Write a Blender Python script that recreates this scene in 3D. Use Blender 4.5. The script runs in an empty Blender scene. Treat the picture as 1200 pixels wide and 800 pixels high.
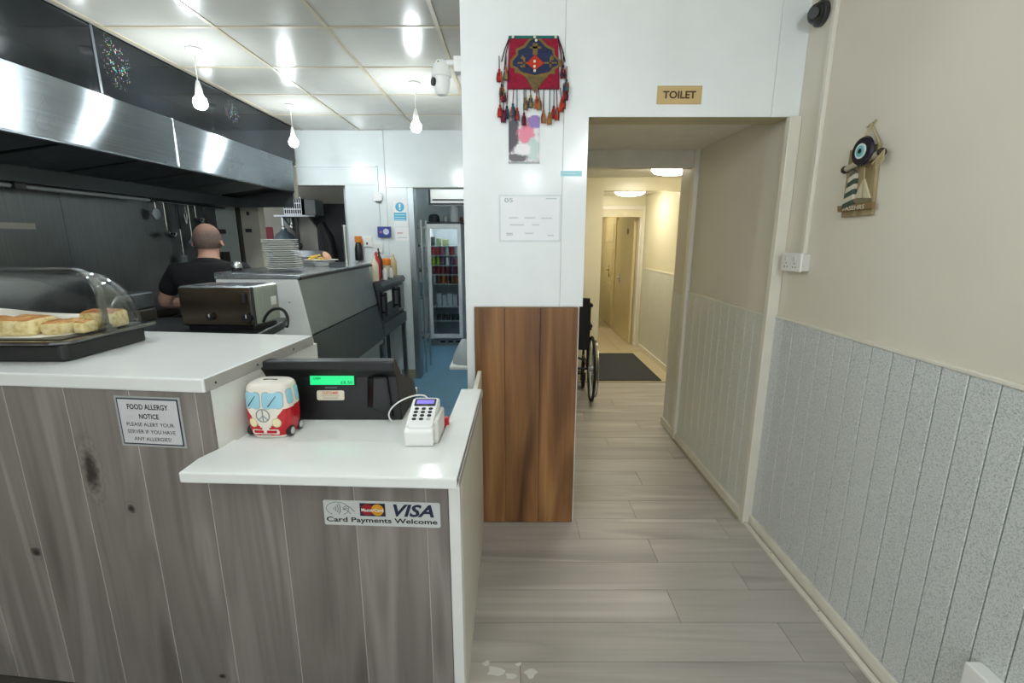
import bpy, bmesh, math, random
from mathutils import Vector, Matrix, Euler
random.seed(7)
R = math.radians
SC = bpy.context.scene
COL = SC.collection

# ------------------------------------------------------------------ camera
F_PX, CAM_Z, PITCH = 545.0, 1.5, math.atan(120 / 545.0)
cam_d = bpy.data.cameras.new('camera'); cam_d.sensor_width = 36.0
cam_d.lens = F_PX / 1200 * 36.0; cam_d.clip_start = 0.02
cam = bpy.data.objects.new('camera', cam_d); COL.objects.link(cam)
cam.location = (0, 0, CAM_Z); cam.rotation_euler = (math.pi / 2 - PITCH, 0, 0)
SC.camera = cam
# ------------------------------------------------------------------ world (daylight through the open shop front behind)
w = bpy.data.worlds.new('world'); SC.world = w; w.use_nodes = True
w.node_tree.nodes['Background'].inputs[0].default_value = (0.90, 0.95, 1.0, 1)
w.node_tree.nodes['Background'].inputs[1].default_value = 0.60
# ------------------------------------------------------------------ exposure
SC.view_settings.view_transform = 'Standard'; SC.view_settings.look = 'None'
SC.view_settings.exposure = 1.0; SC.view_settings.gamma = 1.0
SC.view_settings.use_curve_mapping = False
BULB_L = 122.0        # radiance of a pendant bulb
DOME_L = 14.5         # radiance of a corridor dome lamp


def at(u, v, X=None, Y=None, Z=None):
    """point where the sight line through a photo pixel meets a plane of the room"""
    c, s = math.cos(PITCH), math.sin(PITCH)
    x = (u - 600) / F_PX; y = (400 - v) / F_PX
    d = (x, c + y * s, -s + y * c)
    t = Y / d[1] if Y is not None else ((Z - CAM_Z) / d[2] if Z is not None else X / d[0])
    return Vector((d[0] * t, d[1] * t, CAM_Z + d[2] * t))


# ------------------------------------------------------------------ materials
def lin(h):
    h = h.lstrip('#')
    o = []
    for i in (0, 2, 4):
        c = int(h[i:i + 2], 16) / 255
        o.append(c / 12.92 if c <= 0.04045 else ((c + 0.055) / 1.055) ** 2.4)
    return (*o, 1)


MATS = {}


def newmat(name):
    m = bpy.data.materials.new(name); m.use_nodes = True
    nt = m.node_tree
    return m, nt, nt.nodes['Principled BSDF']


def nd(nt, typ, **kw):
    n = nt.nodes.new(typ)
    for k, v in kw.items():
        setattr(n, k, v)
    return n


def coords(nt, scale=(1, 1, 1), per_object=True):
    g = nd(nt, 'ShaderNodeNewGeometry')
    src = g.outputs['Position']
    if per_object:
        oi = nd(nt, 'ShaderNodeObjectInfo')
        cx = nd(nt, 'ShaderNodeMath', operation='MULTIPLY'); cx.inputs[1].default_value = 37.0
        nt.links.new(oi.outputs['Random'], cx.inputs[0])
        ad = nd(nt, 'ShaderNodeVectorMath', operation='ADD')
        nt.links.new(src, ad.inputs[0]); nt.links.new(cx.outputs[0], ad.inputs[1])
        src = ad.outputs[0]
    mp = nd(nt, 'ShaderNodeVectorMath', operation='MULTIPLY')
    mp.inputs[1].default_value = scale
    nt.links.new(src, mp.inputs[0])
    return mp.outputs[0]


def noise(nt, vec, scale=5, detail=3, rough=0.5, dist=0.0):
    n = nd(nt, 'ShaderNodeTexNoise')
    n.inputs['Scale'].default_value = scale; n.inputs['Detail'].default_value = detail
    n.inputs['Roughness'].default_value = rough; n.inputs['Distortion'].default_value = dist
    nt.links.new(vec, n.inputs['Vector'])
    return n.outputs['Fac']


def ramp(nt, fac, stops):
    r = nd(nt, 'ShaderNodeValToRGB')
    el = r.color_ramp.elements
    while len(el) < len(stops):
        el.new(0.5)
    for e, (p, c) in zip(el, stops):
        e.position = p; e.color = lin(c) if isinstance(c, str) else c
    nt.links.new(fac, r.inputs[0])
    return r.outputs[0]


def mixc(nt, fac, a, b, mode='MIX'):
    m = nd(nt, 'ShaderNodeMix', data_type='RGBA', blend_type=mode)
    if isinstance(fac, float):
        m.inputs[0].default_value = fac
    else:
        nt.links.new(fac, m.inputs[0])
    for i, c in ((6, a), (7, b)):
        if isinstance(c, str):
            m.inputs[i].default_value = lin(c)
        elif isinstance(c, tuple):
            m.inputs[i].default_value = c
        else:
            nt.links.new(c, m.inputs[i])
    return m.outputs[2]


def bump(nt, p, fac, strength=0.2, dist=0.002):
    b = nd(nt, 'ShaderNodeBump'); b.inputs['Strength'].default_value = strength
    b.inputs['Distance'].default_value = dist
    nt.links.new(fac, b.inputs['Height']); nt.links.new(b.outputs[0], p.inputs['Normal'])


def M(name, col='#808080', rough=0.5, metal=0.0, var=0.06, vscale=9.0, emit=0.0, spec=None, coat=0.0):
    """plain surface with a light procedural mottling of its colour and gloss"""
    if name in MATS:
        return MATS[name]
    m, nt, p = newmat(name)
    c = lin(col)
    f = noise(nt, coords(nt), vscale, 3)
    lo = tuple(x * (1 - var) for x in c[:3]) + (1,)
    hi = tuple(min(1, x * (1 + var)) for x in c[:3]) + (1,)
    nt.links.new(ramp(nt, f, [(0.3, lo), (0.7, hi)]), p.inputs['Base Color'])
    mr = nd(nt, 'ShaderNodeMapRange')
    mr.inputs[3].default_value = max(0.02, rough - 0.04); mr.inputs[4].default_value = min(1, rough + 0.04)
    nt.links.new(f, mr.inputs[0]); nt.links.new(mr.outputs[0], p.inputs['Roughness'])
    p.inputs['Metallic'].default_value = metal
    if spec is not None:
        p.inputs['Specular IOR Level'].default_value = spec
    if coat:
        p.inputs['Coat Weight'].default_value = coat; p.inputs['Coat Roughness'].default_value = 0.08
    if emit:
        p.inputs['Emission Color'].default_value = c; p.inputs['Emission Strength'].default_value = emit
    MATS[name] = m
    return m


def wood(name, stops, axis, rough=0.4, width=1.0, knots=None, objvar=0.12, streak=0.75, freq=1.0):
    """grained board: noise stretched along the grain axis"""
    if name in MATS:
        return MATS[name]
    m, nt, p = newmat(name)
    s = [9.0 * freq, 9.0 * freq, 9.0 * freq]; s[axis] = 0.9 * freq
    v = coords(nt, tuple(s))
    big = noise(nt, v, 0.8 / width, 2, 0.5, 0.9)
    s2 = [70.0, 70.0, 70.0]; s2[axis] = 2.5
    fine = noise(nt, coords(nt, tuple(s2)), 1.0, 4, 0.65, 0.4)
    col = ramp(nt, big, stops)
    fc = ramp(nt, fine, [(0.30, (0.72, 0.72, 0.72, 1)), (0.62, (1.06, 1.06, 1.06, 1))])
    col = mixc(nt, streak, col, fc, 'MULTIPLY')
    oi = nd(nt, 'ShaderNodeObjectInfo')
    ov = ramp(nt, oi.outputs['Random'], [(0, (1 - objvar,) * 3 + (1,)), (1, (1 + objvar * 0.6,) * 3 + (1,))])
    col = mixc(nt, 1.0, col, ov, 'MULTIPLY')
    if knots:
        g = nd(nt, 'ShaderNodeNewGeometry')
        for (kx, ky, kz, rx, rz) in knots:
            sb = nd(nt, 'ShaderNodeVectorMath', operation='SUBTRACT'); sb.inputs[1].default_value = (kx, ky, kz)
            nt.links.new(g.outputs['Position'], sb.inputs[0])
            ml = nd(nt, 'ShaderNodeVectorMath', operation='MULTIPLY'); ml.inputs[1].default_value = (1 / rx, 0, 1 / rz)
            nt.links.new(sb.outputs[0], ml.inputs[0])
            nz = nd(nt, 'ShaderNodeTexNoise'); nz.inputs['Scale'].default_value = 60
            nt.links.new(g.outputs['Position'], nz.inputs['Vector'])
            ln = nd(nt, 'ShaderNodeVectorMath', operation='LENGTH'); nt.links.new(ml.outputs[0], ln.inputs[0])
            ad = nd(nt, 'ShaderNodeMath', operation='ADD')
            sc = nd(nt, 'ShaderNodeMath', operation='MULTIPLY'); sc.inputs[1].default_value = 0.9
            nt.links.new(nz.outputs['Fac'], sc.inputs[0])
            nt.links.new(ln.outputs['Value'], ad.inputs[0]); nt.links.new(sc.outputs[0], ad.inputs[1])
            hf = nd(nt, 'ShaderNodeMath', operation='MULTIPLY'); hf.inputs[1].default_value = 0.5; nt.links.new(ad.outputs[0], hf.inputs[0])
            kf = ramp(nt, hf.outputs[0], [(0.40, (0.13, 0.12, 0.11, 1)), (0.55, (0.50, 0.48, 0.46, 1)), (0.66, (0.84, 0.83, 0.82, 1)), (0.76, (1.1, 1.1, 1.1, 1)), (0.86, (0.86, 0.86, 0.85, 1)), (1.0, (1, 1, 1, 1))])
            col = mixc(nt, 1.0, col, kf, 'MULTIPLY')
    nt.links.new(col, p.inputs['Base Color'])
    p.inputs['Roughness'].default_value = rough
    bump(nt, p, fine, 0.08, 0.001)
    MATS[name] = m
    return m


def speckle_mat(name, base, dark, light, rough=0.3):
    if name in MATS:
        return MATS[name]
    m, nt, p = newmat(name)
    v = coords(nt)
    a = noise(nt, v, 260, 2, 0.6, 0.8)
    b = noise(nt, v, 150, 2, 0.6, 0.5)
    c1 = ramp(nt, a, [(0.40, dark), (0.47, base), (0.60, base), (0.70, light)])
    c2 = ramp(nt, b, [(0.36, (0.80, 0.82, 0.83, 1)), (0.44, (1, 1, 1, 1))])
    nt.links.new(mixc(nt, 1.0, c1, c2, 'MULTIPLY'), p.inputs['Base Color'])
    p.inputs['Roughness'].default_value = rough
    MATS[name] = m
    return m


def brushed(name, col, rough, axis, metal=1.0, amt=0.10, spots=None):
    if name in MATS:
        return MATS[name]
    m, nt, p = newmat(name)
    s = [120.0] * 3; s[axis] = 2.0
    f = noise(nt, coords(nt, tuple(s)), 1, 3)
    f2 = noise(nt, coords(nt), 6, 3)
    c = lin(col)
    cc = ramp(nt, f, [(0.3, tuple(x * 0.9 for x in c[:3]) + (1,)), (0.7, tuple(min(1, x * 1.08) for x in c[:3]) + (1,))])
    c2 = ramp(nt, f2, [(0.3, (0.88,) * 3 + (1,)), (0.65, (1, 1, 1, 1))])
    nt.links.new(mixc(nt, 1.0, cc, c2, 'MULTIPLY'), p.inputs['Base Color'])
    mr = nd(nt, 'ShaderNodeMapRange'); mr.inputs[3].default_value = rough - amt / 2; mr.inputs[4].default_value = rough + amt / 2
    nt.links.new(f2, mr.inputs[0]); nt.links.new(mr.outputs[0], p.inputs['Roughness'])
    p.inputs['Metallic'].default_value = metal
    MATS[name] = m
    return m


def aniso(m, amount=0.75, rot=0.0):
    nt = m.node_tree; p = nt.nodes['Principled BSDF']
    t = nd(nt, 'ShaderNodeTangent', direction_type='RADIAL', axis='Z')
    nt.links.new(t.outputs[0], p.inputs['Tangent'])
    p.inputs['Anisotropic'].default_value = amount; p.inputs['Anisotropic Rotation'].default_value = rot
    return m


def clear_plastic(name, tint=(0.985, 0.99, 0.99, 1), gloss=0.06, rough=0.06):
    if name in MATS:
        return MATS[name]
    m, nt, p = newmat(name)
    nt.nodes.remove(p)
    out = nt.nodes['Material Output']
    tr = nd(nt, 'ShaderNodeBsdfTransparent'); tr.inputs[0].default_value = tint
    gl = nd(nt, 'ShaderNodeBsdfGlossy'); gl.inputs['Roughness'].default_value = rough
    lw_ = nd(nt, 'ShaderNodeLayerWeight'); lw_.inputs[0].default_value = 0.5
    pw = nd(nt, 'ShaderNodeMath', operation='POWER'); pw.inputs[1].default_value = 4.0
    nt.links.new(lw_.outputs['Facing'], pw.inputs[0])
    pm_ = nd(nt, 'ShaderNodeMath', operation='MULTIPLY_ADD'); pm_.inputs[1].default_value = 0.7; pm_.inputs[2].default_value = 0.03
    nt.links.new(pw.outputs[0], pm_.inputs[0])
    f = noise(nt, coords(nt), 14, 3)
    ad = nd(nt, 'ShaderNodeMath', operation='MULTIPLY_ADD'); ad.inputs[1].default_value = gloss
    nt.links.new(f, ad.inputs[0]); nt.links.new(pm_.outputs[0], ad.inputs[2])
    mx = nd(nt, 'ShaderNodeMixShader')
    nt.links.new(ad.outputs[0], mx.inputs[0]); nt.links.new(tr.outputs[0], mx.inputs[1]); nt.links.new(gl.outputs[0], mx.inputs[2])
    nt.links.new(mx.outputs[0], out.inputs[0])
    MATS[name] = m
    return m


WHITE_PANEL = M('glossy white wall cladding', '#F3F7F7', 0.16, var=0.015)
CREAM = M('cream painted plaster', '#E0DACA', 0.55, var=0.03, vscale=2.5)
CREAM_Y = M('pale yellow gloss wall', '#E4DFC4', 0.35, var=0.03, vscale=2.5)
GREYCREAM = M('grey cream paint', '#CFC9B8', 0.55, var=0.04, vscale=3)
TRIM = M('cream gloss trim paint', '#E4E0D2', 0.3, var=0.03)
GAP = M('dark joint', '#4A4740', 0.8)
SPECK = speckle_mat('speckled grey wall board', '#D8DBD9', '#AEB4B5', '#E2E5E4')
SPECK_FAR = speckle_mat('pale speckled wall board', '#DEDFD6', '#C4C7BF', '#E6E7E0')
FLOOR_W = wood('grey oak floor laminate', [(0.3, '#A29D96'), (0.42, '#BDB8B0'), (0.55, '#B2ADA5'), (0.68, '#CCC7BF')], 0, 0.36, 1.5, objvar=0.08, streak=0.25)
KN = [at(98, 555, Y=1.27), at(150, 598, Y=1.27), at(34, 652, Y=1.3), at(258, 795, Y=1.25)]
COUNTER_W = wood('grey weathered counter plank', [(0.28, '#6F6963'), (0.42, '#8A847D'), (0.5, '#817B75'), (0.6, '#9A948D'), (0.72, '#7C7670')], 2, 0.42, 1.1, streak=0.30,
                 knots=[(KN[0].x, KN[0].y, KN[0].z, .030, .085), (KN[1].x, KN[1].y, KN[1].z, .016, .019),
                        (KN[2].x, KN[2].y, KN[2].z, .022, .022), (KN[3].x, KN[3].y, KN[3].z, .016, .012)], objvar=0.07)
WALNUT = wood('brown acacia cladding', [(0.25, '#5A3A20'), (0.42, '#7D5430'), (0.58, '#9A6C40'), (0.8, '#B98D58')], 2, 0.38, 0.9, objvar=0.10)
PLAQUE_W = wood('driftwood', [(0.25, '#7A6A48'), (0.5, '#978660'), (0.8, '#AA9A74')], 2, 0.6, 1.0, freq=4)
WORKTOP = M('white gloss worktop', '#ECEEEC', 0.12, var=0.01, spec=0.3)
WORKTOP_EDGE = M('grey worktop edge', '#A9A69F', 0.4)
WHITE = M('white plastic', '#EDEDEA', 0.3, var=0.02)
WHITE2 = M('off white plastic', '#DAD9D2', 0.4, var=0.03)
BLACK = M('black plastic', '#141516', 0.38, var=0.15)
BLACK_M = M('matt black', '#101112', 0.6, var=0.15)
DKGREY = M('dark grey plastic', '#2E3032', 0.45)
STEEL = brushed('brushed stainless steel', '#B9BFC2', 0.24, 2)
STEEL_H = brushed('brushed stainless unit panel', '#A4AAAD', 0.36, 2)
STEEL_D = brushed('greasy steel splashback', '#777A7B', 0.38, 2, amt=0.14)
STEEL_BAND = aniso(brushed('hood band steel', '#8A9195', 0.27, 1, amt=.03), 1.0, 0.25)
BLACK_PANEL = M('black gloss hood panel', '#15191C', 0.09, var=0.25, vscale=14, spec=0.3)
CHROME = M('chrome', '#C8CBCC', 0.12, 1.0)
ALU = M('aluminium', '#A9ADAE', 0.3, 1.0)
CEIL_T = M('gloss ceiling tile', '#C0BEB6', 0.17, var=0.02)
CEIL_BAR = M('ceiling grid bar', '#B3A88F', 0.4)
CEIL_W = M('white ceiling paint', '#DEDCD2', 0.6)
BLUE_FLOOR = M('blue safety vinyl floor', '#6E9DB8', 0.42, var=0.08, vscale=5)
PAPER = M('white paper', '#F0F0EE', 0.5, var=0.01)
INK = M('black ink', '#151515', 0.6)
NAVY = M('navy print', '#1D2540', 0.5)
BULB = M('lit bulb', '#F2FBFF', 0.3, emit=BULB_L, var=0.0)
DOME = M('lit dome lamp', '#FFF6E4', 0.3, emit=DOME_L, var=0.0)
RUBBER = M('black rubber', '#17181A', 0.75)
SKIN = M('skin', '#C99A86', 0.5, var=0.08, vscale=30)
CLEAR = clear_plastic('clear acrylic')
GLASS = clear_plastic('fridge glass', (0.88, 0.92, 0.93, 1), 0.04)


# ------------------------------------------------------------------ mesh builder
WO = {}


def setp(o, label=None, cat=None, group=None, kind=None):
    if label: o['label'] = label
    if cat: o['category'] = cat
    if group: o['group'] = group
    if kind: o['kind'] = kind
    return o


def thing(name, label, cat, loc, rz=0.0, group=None, local=False):
    o = bpy.data.objects.new(name, None); COL.objects.link(o)
    o.empty_display_size = 0.05
    o.location = loc; o.rotation_euler = (0, 0, rz)
    WO[o] = Vector((0, 0, 0)) if local else Vector(loc)
    return setp(o, label, cat, group)


class MB:
    def __init__(s):
        s.v = []; s.f = []; s.m = []

    def add(s, vs, fs, m=0):
        b = len(s.v); s.v += [Vector(p) for p in vs]
        s.f += [[i + b for i in f] for f in fs]; s.m += [m] * len(fs)
        return s

    def box(s, x0, x1, y0, y1, z0, z1, m=0):
        vs = [(x, y, z) for x in (x0, x1) for y in (y0, y1) for z in (z0, z1)]
        return s.add(vs, [(0, 1, 3, 2), (4, 6, 7, 5), (0, 4, 5, 1), (2, 3, 7, 6), (0, 2, 6, 4), (1, 5, 7, 3)], m)

    def prism(s, poly, a0, a1, axis='z', m=0):
        n = len(poly)
        mk = {'z': lambda p, a: (p[0], p[1], a), 'y': lambda p, a: (p[0], a, p[1]), 'x': lambda p, a: (a, p[0], p[1])}[axis]
        vs = [mk(p, a0) for p in poly] + [mk(p, a1) for p in poly]
        fs = [list(range(n)), list(range(2 * n - 1, n - 1, -1))] + [(i, (i + 1) % n, n + (i + 1) % n, n + i) for i in range(n)]
        return s.add(vs, fs, m)

    def loft(s, rings, m=0, cap=True, closed=True):
        n = len(rings[0]); vs = [p for r in rings for p in r]; fs = []
        for k in range(len(rings) - 1):
            for i in range(n if closed else n - 1):
                j = (i + 1) % n
                fs.append((k * n + i, k * n + j, (k + 1) * n + j, (k + 1) * n + i))
        if cap:
            fs.append(list(range(n))); fs.append(list(range((len(rings) - 1) * n, len(rings) * n)))
        return s.add(vs, fs, m)

    def cyl(s, p0, p1, r0, r1=None, n=12, m=0, cap=True):
        r1 = r0 if r1 is None else r1
        return s.tube([p0, p1], [r0, r1], n, m, cap)

    def tube(s, pts, r, n=8, m=0, cap=True, loop=False):
        pts = [Vector(p) for p in pts]
        rs = r if isinstance(r, (list, tuple)) else [r] * len(pts)
        rings = []; prev = None; N = len(pts)
        for i, p in enumerate(pts):
            if loop:
                t = pts[(i + 1) % N] - pts[i - 1]
            else:
                t = pts[min(i + 1, N - 1)] - pts[max(i - 1, 0)]
            t.normalize()
            if prev is None:
                u = t.orthogonal().normalized()
            else:
                u = prev - t * prev.dot(t)
                u = u.normalized() if u.length > 1e-6 else t.orthogonal().normalized()
            prev = u; w_ = t.cross(u)
            rings.append([p + (u * math.cos(a) + w_ * math.sin(a)) * rs[i] for a in [2 * math.pi * k / n for k in range(n)]])
        if loop:
            rings.append(rings[0]); cap = False
        return s.loft(rings, m, cap)

    def lathe(s, prof, c=(0, 0, 0), n=24, m=0, axis='z'):
        rings = []
        for r, z in prof:
            ring = []
            for k in range(n):
                a = 2 * math.pi * k / n; q = (max(r, 1e-4) * math.cos(a), max(r, 1e-4) * math.sin(a), z)
                if axis == 'x': q = (q[2], q[0], q[1])
                if axis == 'y': q = (q[1], q[2], q[0])
                ring.append((c[0] + q[0], c[1] + q[1], c[2] + q[2]))
            rings.append(ring)
        return s.loft(rings, m, True)

    def ell(s, c, r, n=16, k=10, m=0):
        if not isinstance(r, (list, tuple)): r = (r, r, r)
        rings = []
        for i in range(k + 1):
            t = -math.pi / 2 + math.pi * i / k
            t = max(-1.565, min(1.565, t))
            rings.append([(c[0] + r[0] * math.cos(t) * math.cos(a), c[1] + r[1] * math.cos(t) * math.sin(a), c[2] + r[2] * math.sin(t))
                          for a in [2 * math.pi * q / n for q in range(n)]])
        return s.loft(rings, m, True)

    def xf(s, mat):
        s.v = [mat @ p for p in s.v]; return s

    def build(s, name, mats, parent=None, label=None, cat=None, group=None, kind=None, smooth=False, bevel=0, seg=2, local=False, origin=None):
        if not isinstance(mats, (list, tuple)): mats = [mats]
        me = bpy.data.meshes.new(name)
        if parent is None:
            if origin is None:
                xs = [p.x for p in s.v]; ys = [p.y for p in s.v]; zs = [p.z for p in s.v]
                origin = ((min(xs) + max(xs)) / 2, (min(ys) + max(ys)) / 2, min(zs))
            off = Vector(origin)
        else:
            off = Vector((0, 0, 0)) if local else WO.get(parent, Vector((0, 0, 0)))
        me.from_pydata([p - off for p in s.v], [], s.f)
        for m in mats: me.materials.append(m)
        me.polygons.foreach_set('material_index', s.m)
        bm = bmesh.new(); bm.from_mesh(me)
        bmesh.ops.recalc_face_normals(bm, faces=bm.faces); bm.to_mesh(me); bm.free()
        if smooth:
            me.polygons.foreach_set('use_smooth', [True] * len(me.polygons))
            me.set_sharp_from_angle(angle=R(38))
        me.update()
        o = bpy.data.objects.new(name, me); COL.objects.link(o)
        if bevel:
            b = o.modifiers.new('bevel', 'BEVEL'); b.width = bevel; b.segments = seg; b.limit_method = 'ANGLE'; b.angle_limit = R(40)
        if parent is None:
            o.location = off; WO[o] = off
        else:
            o.parent = parent; WO[o] = off
        return setp(o, label, cat, group, kind)


def copy_tree(o, parent=None):
    c = o.copy(); COL.objects.link(c)
    WO[c] = WO.get(o, Vector((0, 0, 0)))
    if parent is not None: c.parent = parent
    for ch in [q for q in ALLCH.get(o, [])]:
        copy_tree(ch, c)
    return c


ALLCH = {}


def kids(o):
    ALLCH[o] = [q for q in COL.objects if q.parent == o]
    for q in ALLCH[o]: kids(q)


def text(s, name, mat, parent, org, xd, yd, width=None, height=None, bold=0.0, shear=0.0, ext=0.0004, local=False):
    """flat lettering centred at org, running along xd with its up along yd; width/height in metres"""
    cu = bpy.data.curves.new('txt', 'FONT'); cu.body = s; cu.align_x = 'CENTER'; cu.align_y = 'CENTER'
    cu.size = 1.0; cu.shear = shear; cu.offset = bold; cu.extrude = 0.0; cu.resolution_u = 3
    to = bpy.data.objects.new('txt', cu); COL.objects.link(to)
    dg = bpy.context.evaluated_depsgraph_get()
    me = bpy.data.meshes.new_from_object(to.evaluated_get(dg))
    vs = [v.co.copy() for v in me.vertices]; fs = [list(p.vertices) for p in me.polygons]
    bpy.data.objects.remove(to); bpy.data.curves.remove(cu); bpy.data.meshes.remove(me)
    if not vs: return None
    x0 = min(v.x for v in vs); x1 = max(v.x for v in vs); y0 = min(v.y for v in vs); y1 = max(v.y for v in vs)
    sx = width / (x1 - x0) if width else None
    sy = height / (y1 - y0) if height else None
    sx = sx or sy; sy = sy or sx
    xd = Vector(xd).normalized(); yd = Vector(yd).normalized(); nz = xd.cross(yd)
    b = MB()
    b.add([Vector(org) + xd * ((v.x - (x0 + x1) / 2) * sx) + yd * ((v.y - (y0 + y1) / 2) * sy) + nz * ext for v in vs], fs)
    return b.build(name, mat, parent, local=local)


def flat(org, xd, yd, pts, t=0.0006, lift=0.0):
    """thin plate cut from an outline given along xd/yd from org"""
    xd = Vector(xd).normalized(); yd = Vector(yd).normalized(); n = xd.cross(yd); o = Vector(org)
    a = [o + xd * x + yd * y + n * lift for x, y in pts]; b_ = [p + n * t for p in a]
    k = len(pts)
    return MB().add(a + b_, [list(range(k)), list(range(2 * k - 1, k - 1, -1))] + [(i, (i + 1) % k, k + (i + 1) % k, k + i) for i in range(k)])


def rect(w_, h_):
    return [(-w_ / 2, -h_ / 2), (w_ / 2, -h_ / 2), (w_ / 2, h_ / 2), (-w_ / 2, h_ / 2)]


def rrect(w_, h_, r, n=5):
    o = []
    for cx, cy, a0 in ((w_ / 2 - r, h_ / 2 - r, 0), (-w_ / 2 + r, h_ / 2 - r, 90), (-w_ / 2 + r, -h_ / 2 + r, 180), (w_ / 2 - r, -h_ / 2 + r, 270)):
        for k in range(n + 1):
            a = R(a0 + 90 * k / n); o.append((cx + r * math.cos(a), cy + r * math.sin(a)))
    return o


def circ(r, n=24, ry=None, c=(0, 0)):
    ry = ry or r
    return [(c[0] + r * math.cos(2 * math.pi * k / n), c[1] + ry * math.sin(2 * math.pi * k / n)) for k in range(n)]


def struct(mb, name, mats, parent=None, **k):
    if parent is None: k['kind'] = 'structure'
    return mb.build(name, mats, parent, **k)


FX, FY = (1, 0, 0), (0, 0, 1)      # a sign facing the camera (normal -Y)

# =================================================================== SETTING
YW = 2.267           # face of the white wall with the doorway
XR = 1.294           # right wall of the shop
XC = 1.255           # right wall of the corridor
XF = 1.80            # right wall of its far, wider end
YB = 4.93            # back wall of the kitchen
CK = 2.55            # kitchen ceiling
XL = -2.8            # left wall of the kitchen

# ---- floor with its laminate boards
fl = struct(MB().box(-3.0, 1.9, -2.6, 4.80, -0.12, -0.0035), 'floor', GAP)
rows = [1.401 + 0.1775 * k for k in range(-5, 20)]
joints = {1.401: [1.063], 1.5785: [0.677], 1.756: [1.042], 1.9335: [0.695], 2.2885: [0.684], 1.2235: [0.03, 1.2], 2.111: [0.35, 1.12]}
for k, y0 in enumerate(rows):
    y1 = min(y0 + 0.1775, 4.795)
    if y1 - y0 < 0.03: continue
    xa = -0.19 if y1 < 2.27 else (0.0 if y0 > 2.25 else -0.19)
    xb = XR if y1 < 2.3 else (XC if y1 < 3.62 else XF)
    js = None
    for q in joints:
        if abs(q - y0) < 0.02: js = joints[q]
    if js is None: js = [(0.31 * k * 2.37) % 1.15 + 0.05]
    xs = [xa] + [j for j in js if xa + 0.04 < j < xb - 0.04] + [xb]
    for a, b in zip(xs, xs[1:]):
        MB().box(a + .0010, b - .0010, y0 + .0010, y1 - .0010, -0.0035, 0.0).build('plank', FLOOR_W, fl)
for u_, v_, r_ in ((580, 786, .022), (598, 792, .014), (622, 789, .016), (608, 778, .008), (570, 777, .010)):
    c_ = at(u_, v_, Z=0)
    flat((c_.x, c_.y, .0), (1, 0, 0), (0, 1, 0), [(r_ * (1 + .35 * math.sin(3 * a_ + u_)) * math.cos(a_) * 1.3, r_ * (1 + .3 * math.cos(2 * a_ + v_)) * math.sin(a_)) for a_ in [2 * math.pi * q_ / 14 for q_ in range(14)]], .0003, .0001).build('paint_mark', M('spilt white paint', '#DAD8D2', .6), fl)
MB().box(-2.99, 1.29, -2.6, rows[0], -0.0035, -0.0002).build('floorboard', FLOOR_W, fl)
kf = struct(MB().box(XL, -0.192, 2.0, 7.3, -0.1, -0.0005), 'floor.001', BLUE_FLOOR)
struct(MB().box(-4.2, -1.72, YB + .12, 6.4, -0.1, -0.0008), 'floor.003', BLUE_FLOOR)
TILE = M('beige floor tile', '#CDBF9E', 0.3, var=0.05)
ff = struct(MB().box(0.0, 1.9, 4.80, 10.6, -0.12, -0.0045), 'floor.002', M('tile grout', '#9C917A', 0.8))
for j in range(11):
    for i in range(3):
        MB().box(0.68 + i * .4 + .002, min(0.68 + i * .4 + .398, 1.88), 6.2 + j * .4 + .002, 6.2 + j * .4 + .398, -.0045, 0).build('tile', TILE, ff)
MB().box(0.0, 1.88, 4.802, 6.196, -.0045, 0).build('vinyl', TILE, ff)

# ---- right wall of the shop: plaster above, boards below
wr = struct(MB().box(XR, XR + .12, -2.6, 2.30, 0, CK), 'wall_right', CREAM)
ys = [2.262, 2.172, 2.087, 1.992, 1.901, 1.806, 1.711, 1.617, 1.524, 1.432, 1.342, 1.255, 1.167, 1.085, .995, .905, .815, .725, .635, .545]
for a, b in zip(ys, ys[1:]):
    MB().box(XR - .009, XR, b + .0017, a - .0017, .058, 1.127).build('wall_board', SPECK, wr, bevel=.0022, seg=1)
MB().box(XR - .009, XR, -2.55, .545, .058, 1.127).build('wall_board', SPECK, wr)
MB().box(XR - .0125, XR, -2.55, 2.262, 1.127, 1.141).build('dado_cap', TRIM, wr, bevel=.003)
struct(MB().box(XR - .022, XR, -2.55, 2.235, 0, .058), 'baseboard_right', TRIM, bevel=.004)
tb = struct(MB().box(XR - .052, XR - .030, -2.55, 2.232, 0, .016), 'trim_1', TRIM, bevel=.003)
for y in (1.25, 1.62, 1.98, 0.9):
    MB().cyl((XR - .041, y, .0155), (XR - .041, y, .0172), .004, n=8).build('screw', ALU, tb)
struct(MB().box(XR - .030, XR - .022, -2.55, 2.235, 0, .004), 'trim_2', GAP)

# ---- white wall with the doorway opening
wc = struct(MB().prism([(-.22, 0), (.330, 0), (.330, 1.176), (.345, 1.176), (.345, 2.044), (XR, 2.044), (XR, CK), (-.22, CK)], YW + .006, YW + .145, 'y'), 'wall_center', CREAM)
WP = WHITE_PANEL
MB().prism([(-.226, 0), (-.186, 0), (-.186, 1.176), (.233, 1.176), (.233, CK), (-.226, CK)], YW, YW + .006, 'y').build('wall_panel', WP, wc, bevel=.001, seg=1)
MB().prism([(.2345, 1.176), (.347, 1.176), (.347, 2.038), (1.168, 2.038), (1.168, CK), (.2345, CK)], YW, YW + .006, 'y').build('wall_panel', WP, wc, bevel=.001, seg=1)
MB().box(1.1695, XR, YW, YW + .006, 2.038, CK).build('wall_panel', WP, wc, bevel=.001, seg=1)
MB().box(-.226, -.22, YW + .006, YW + .145, 0, CK).build('end_panel', WP, wc)
MB().box(.3255, .331, YW, YW + .006, 0, 1.176).build('corner_strip', WP, wc)
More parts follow.
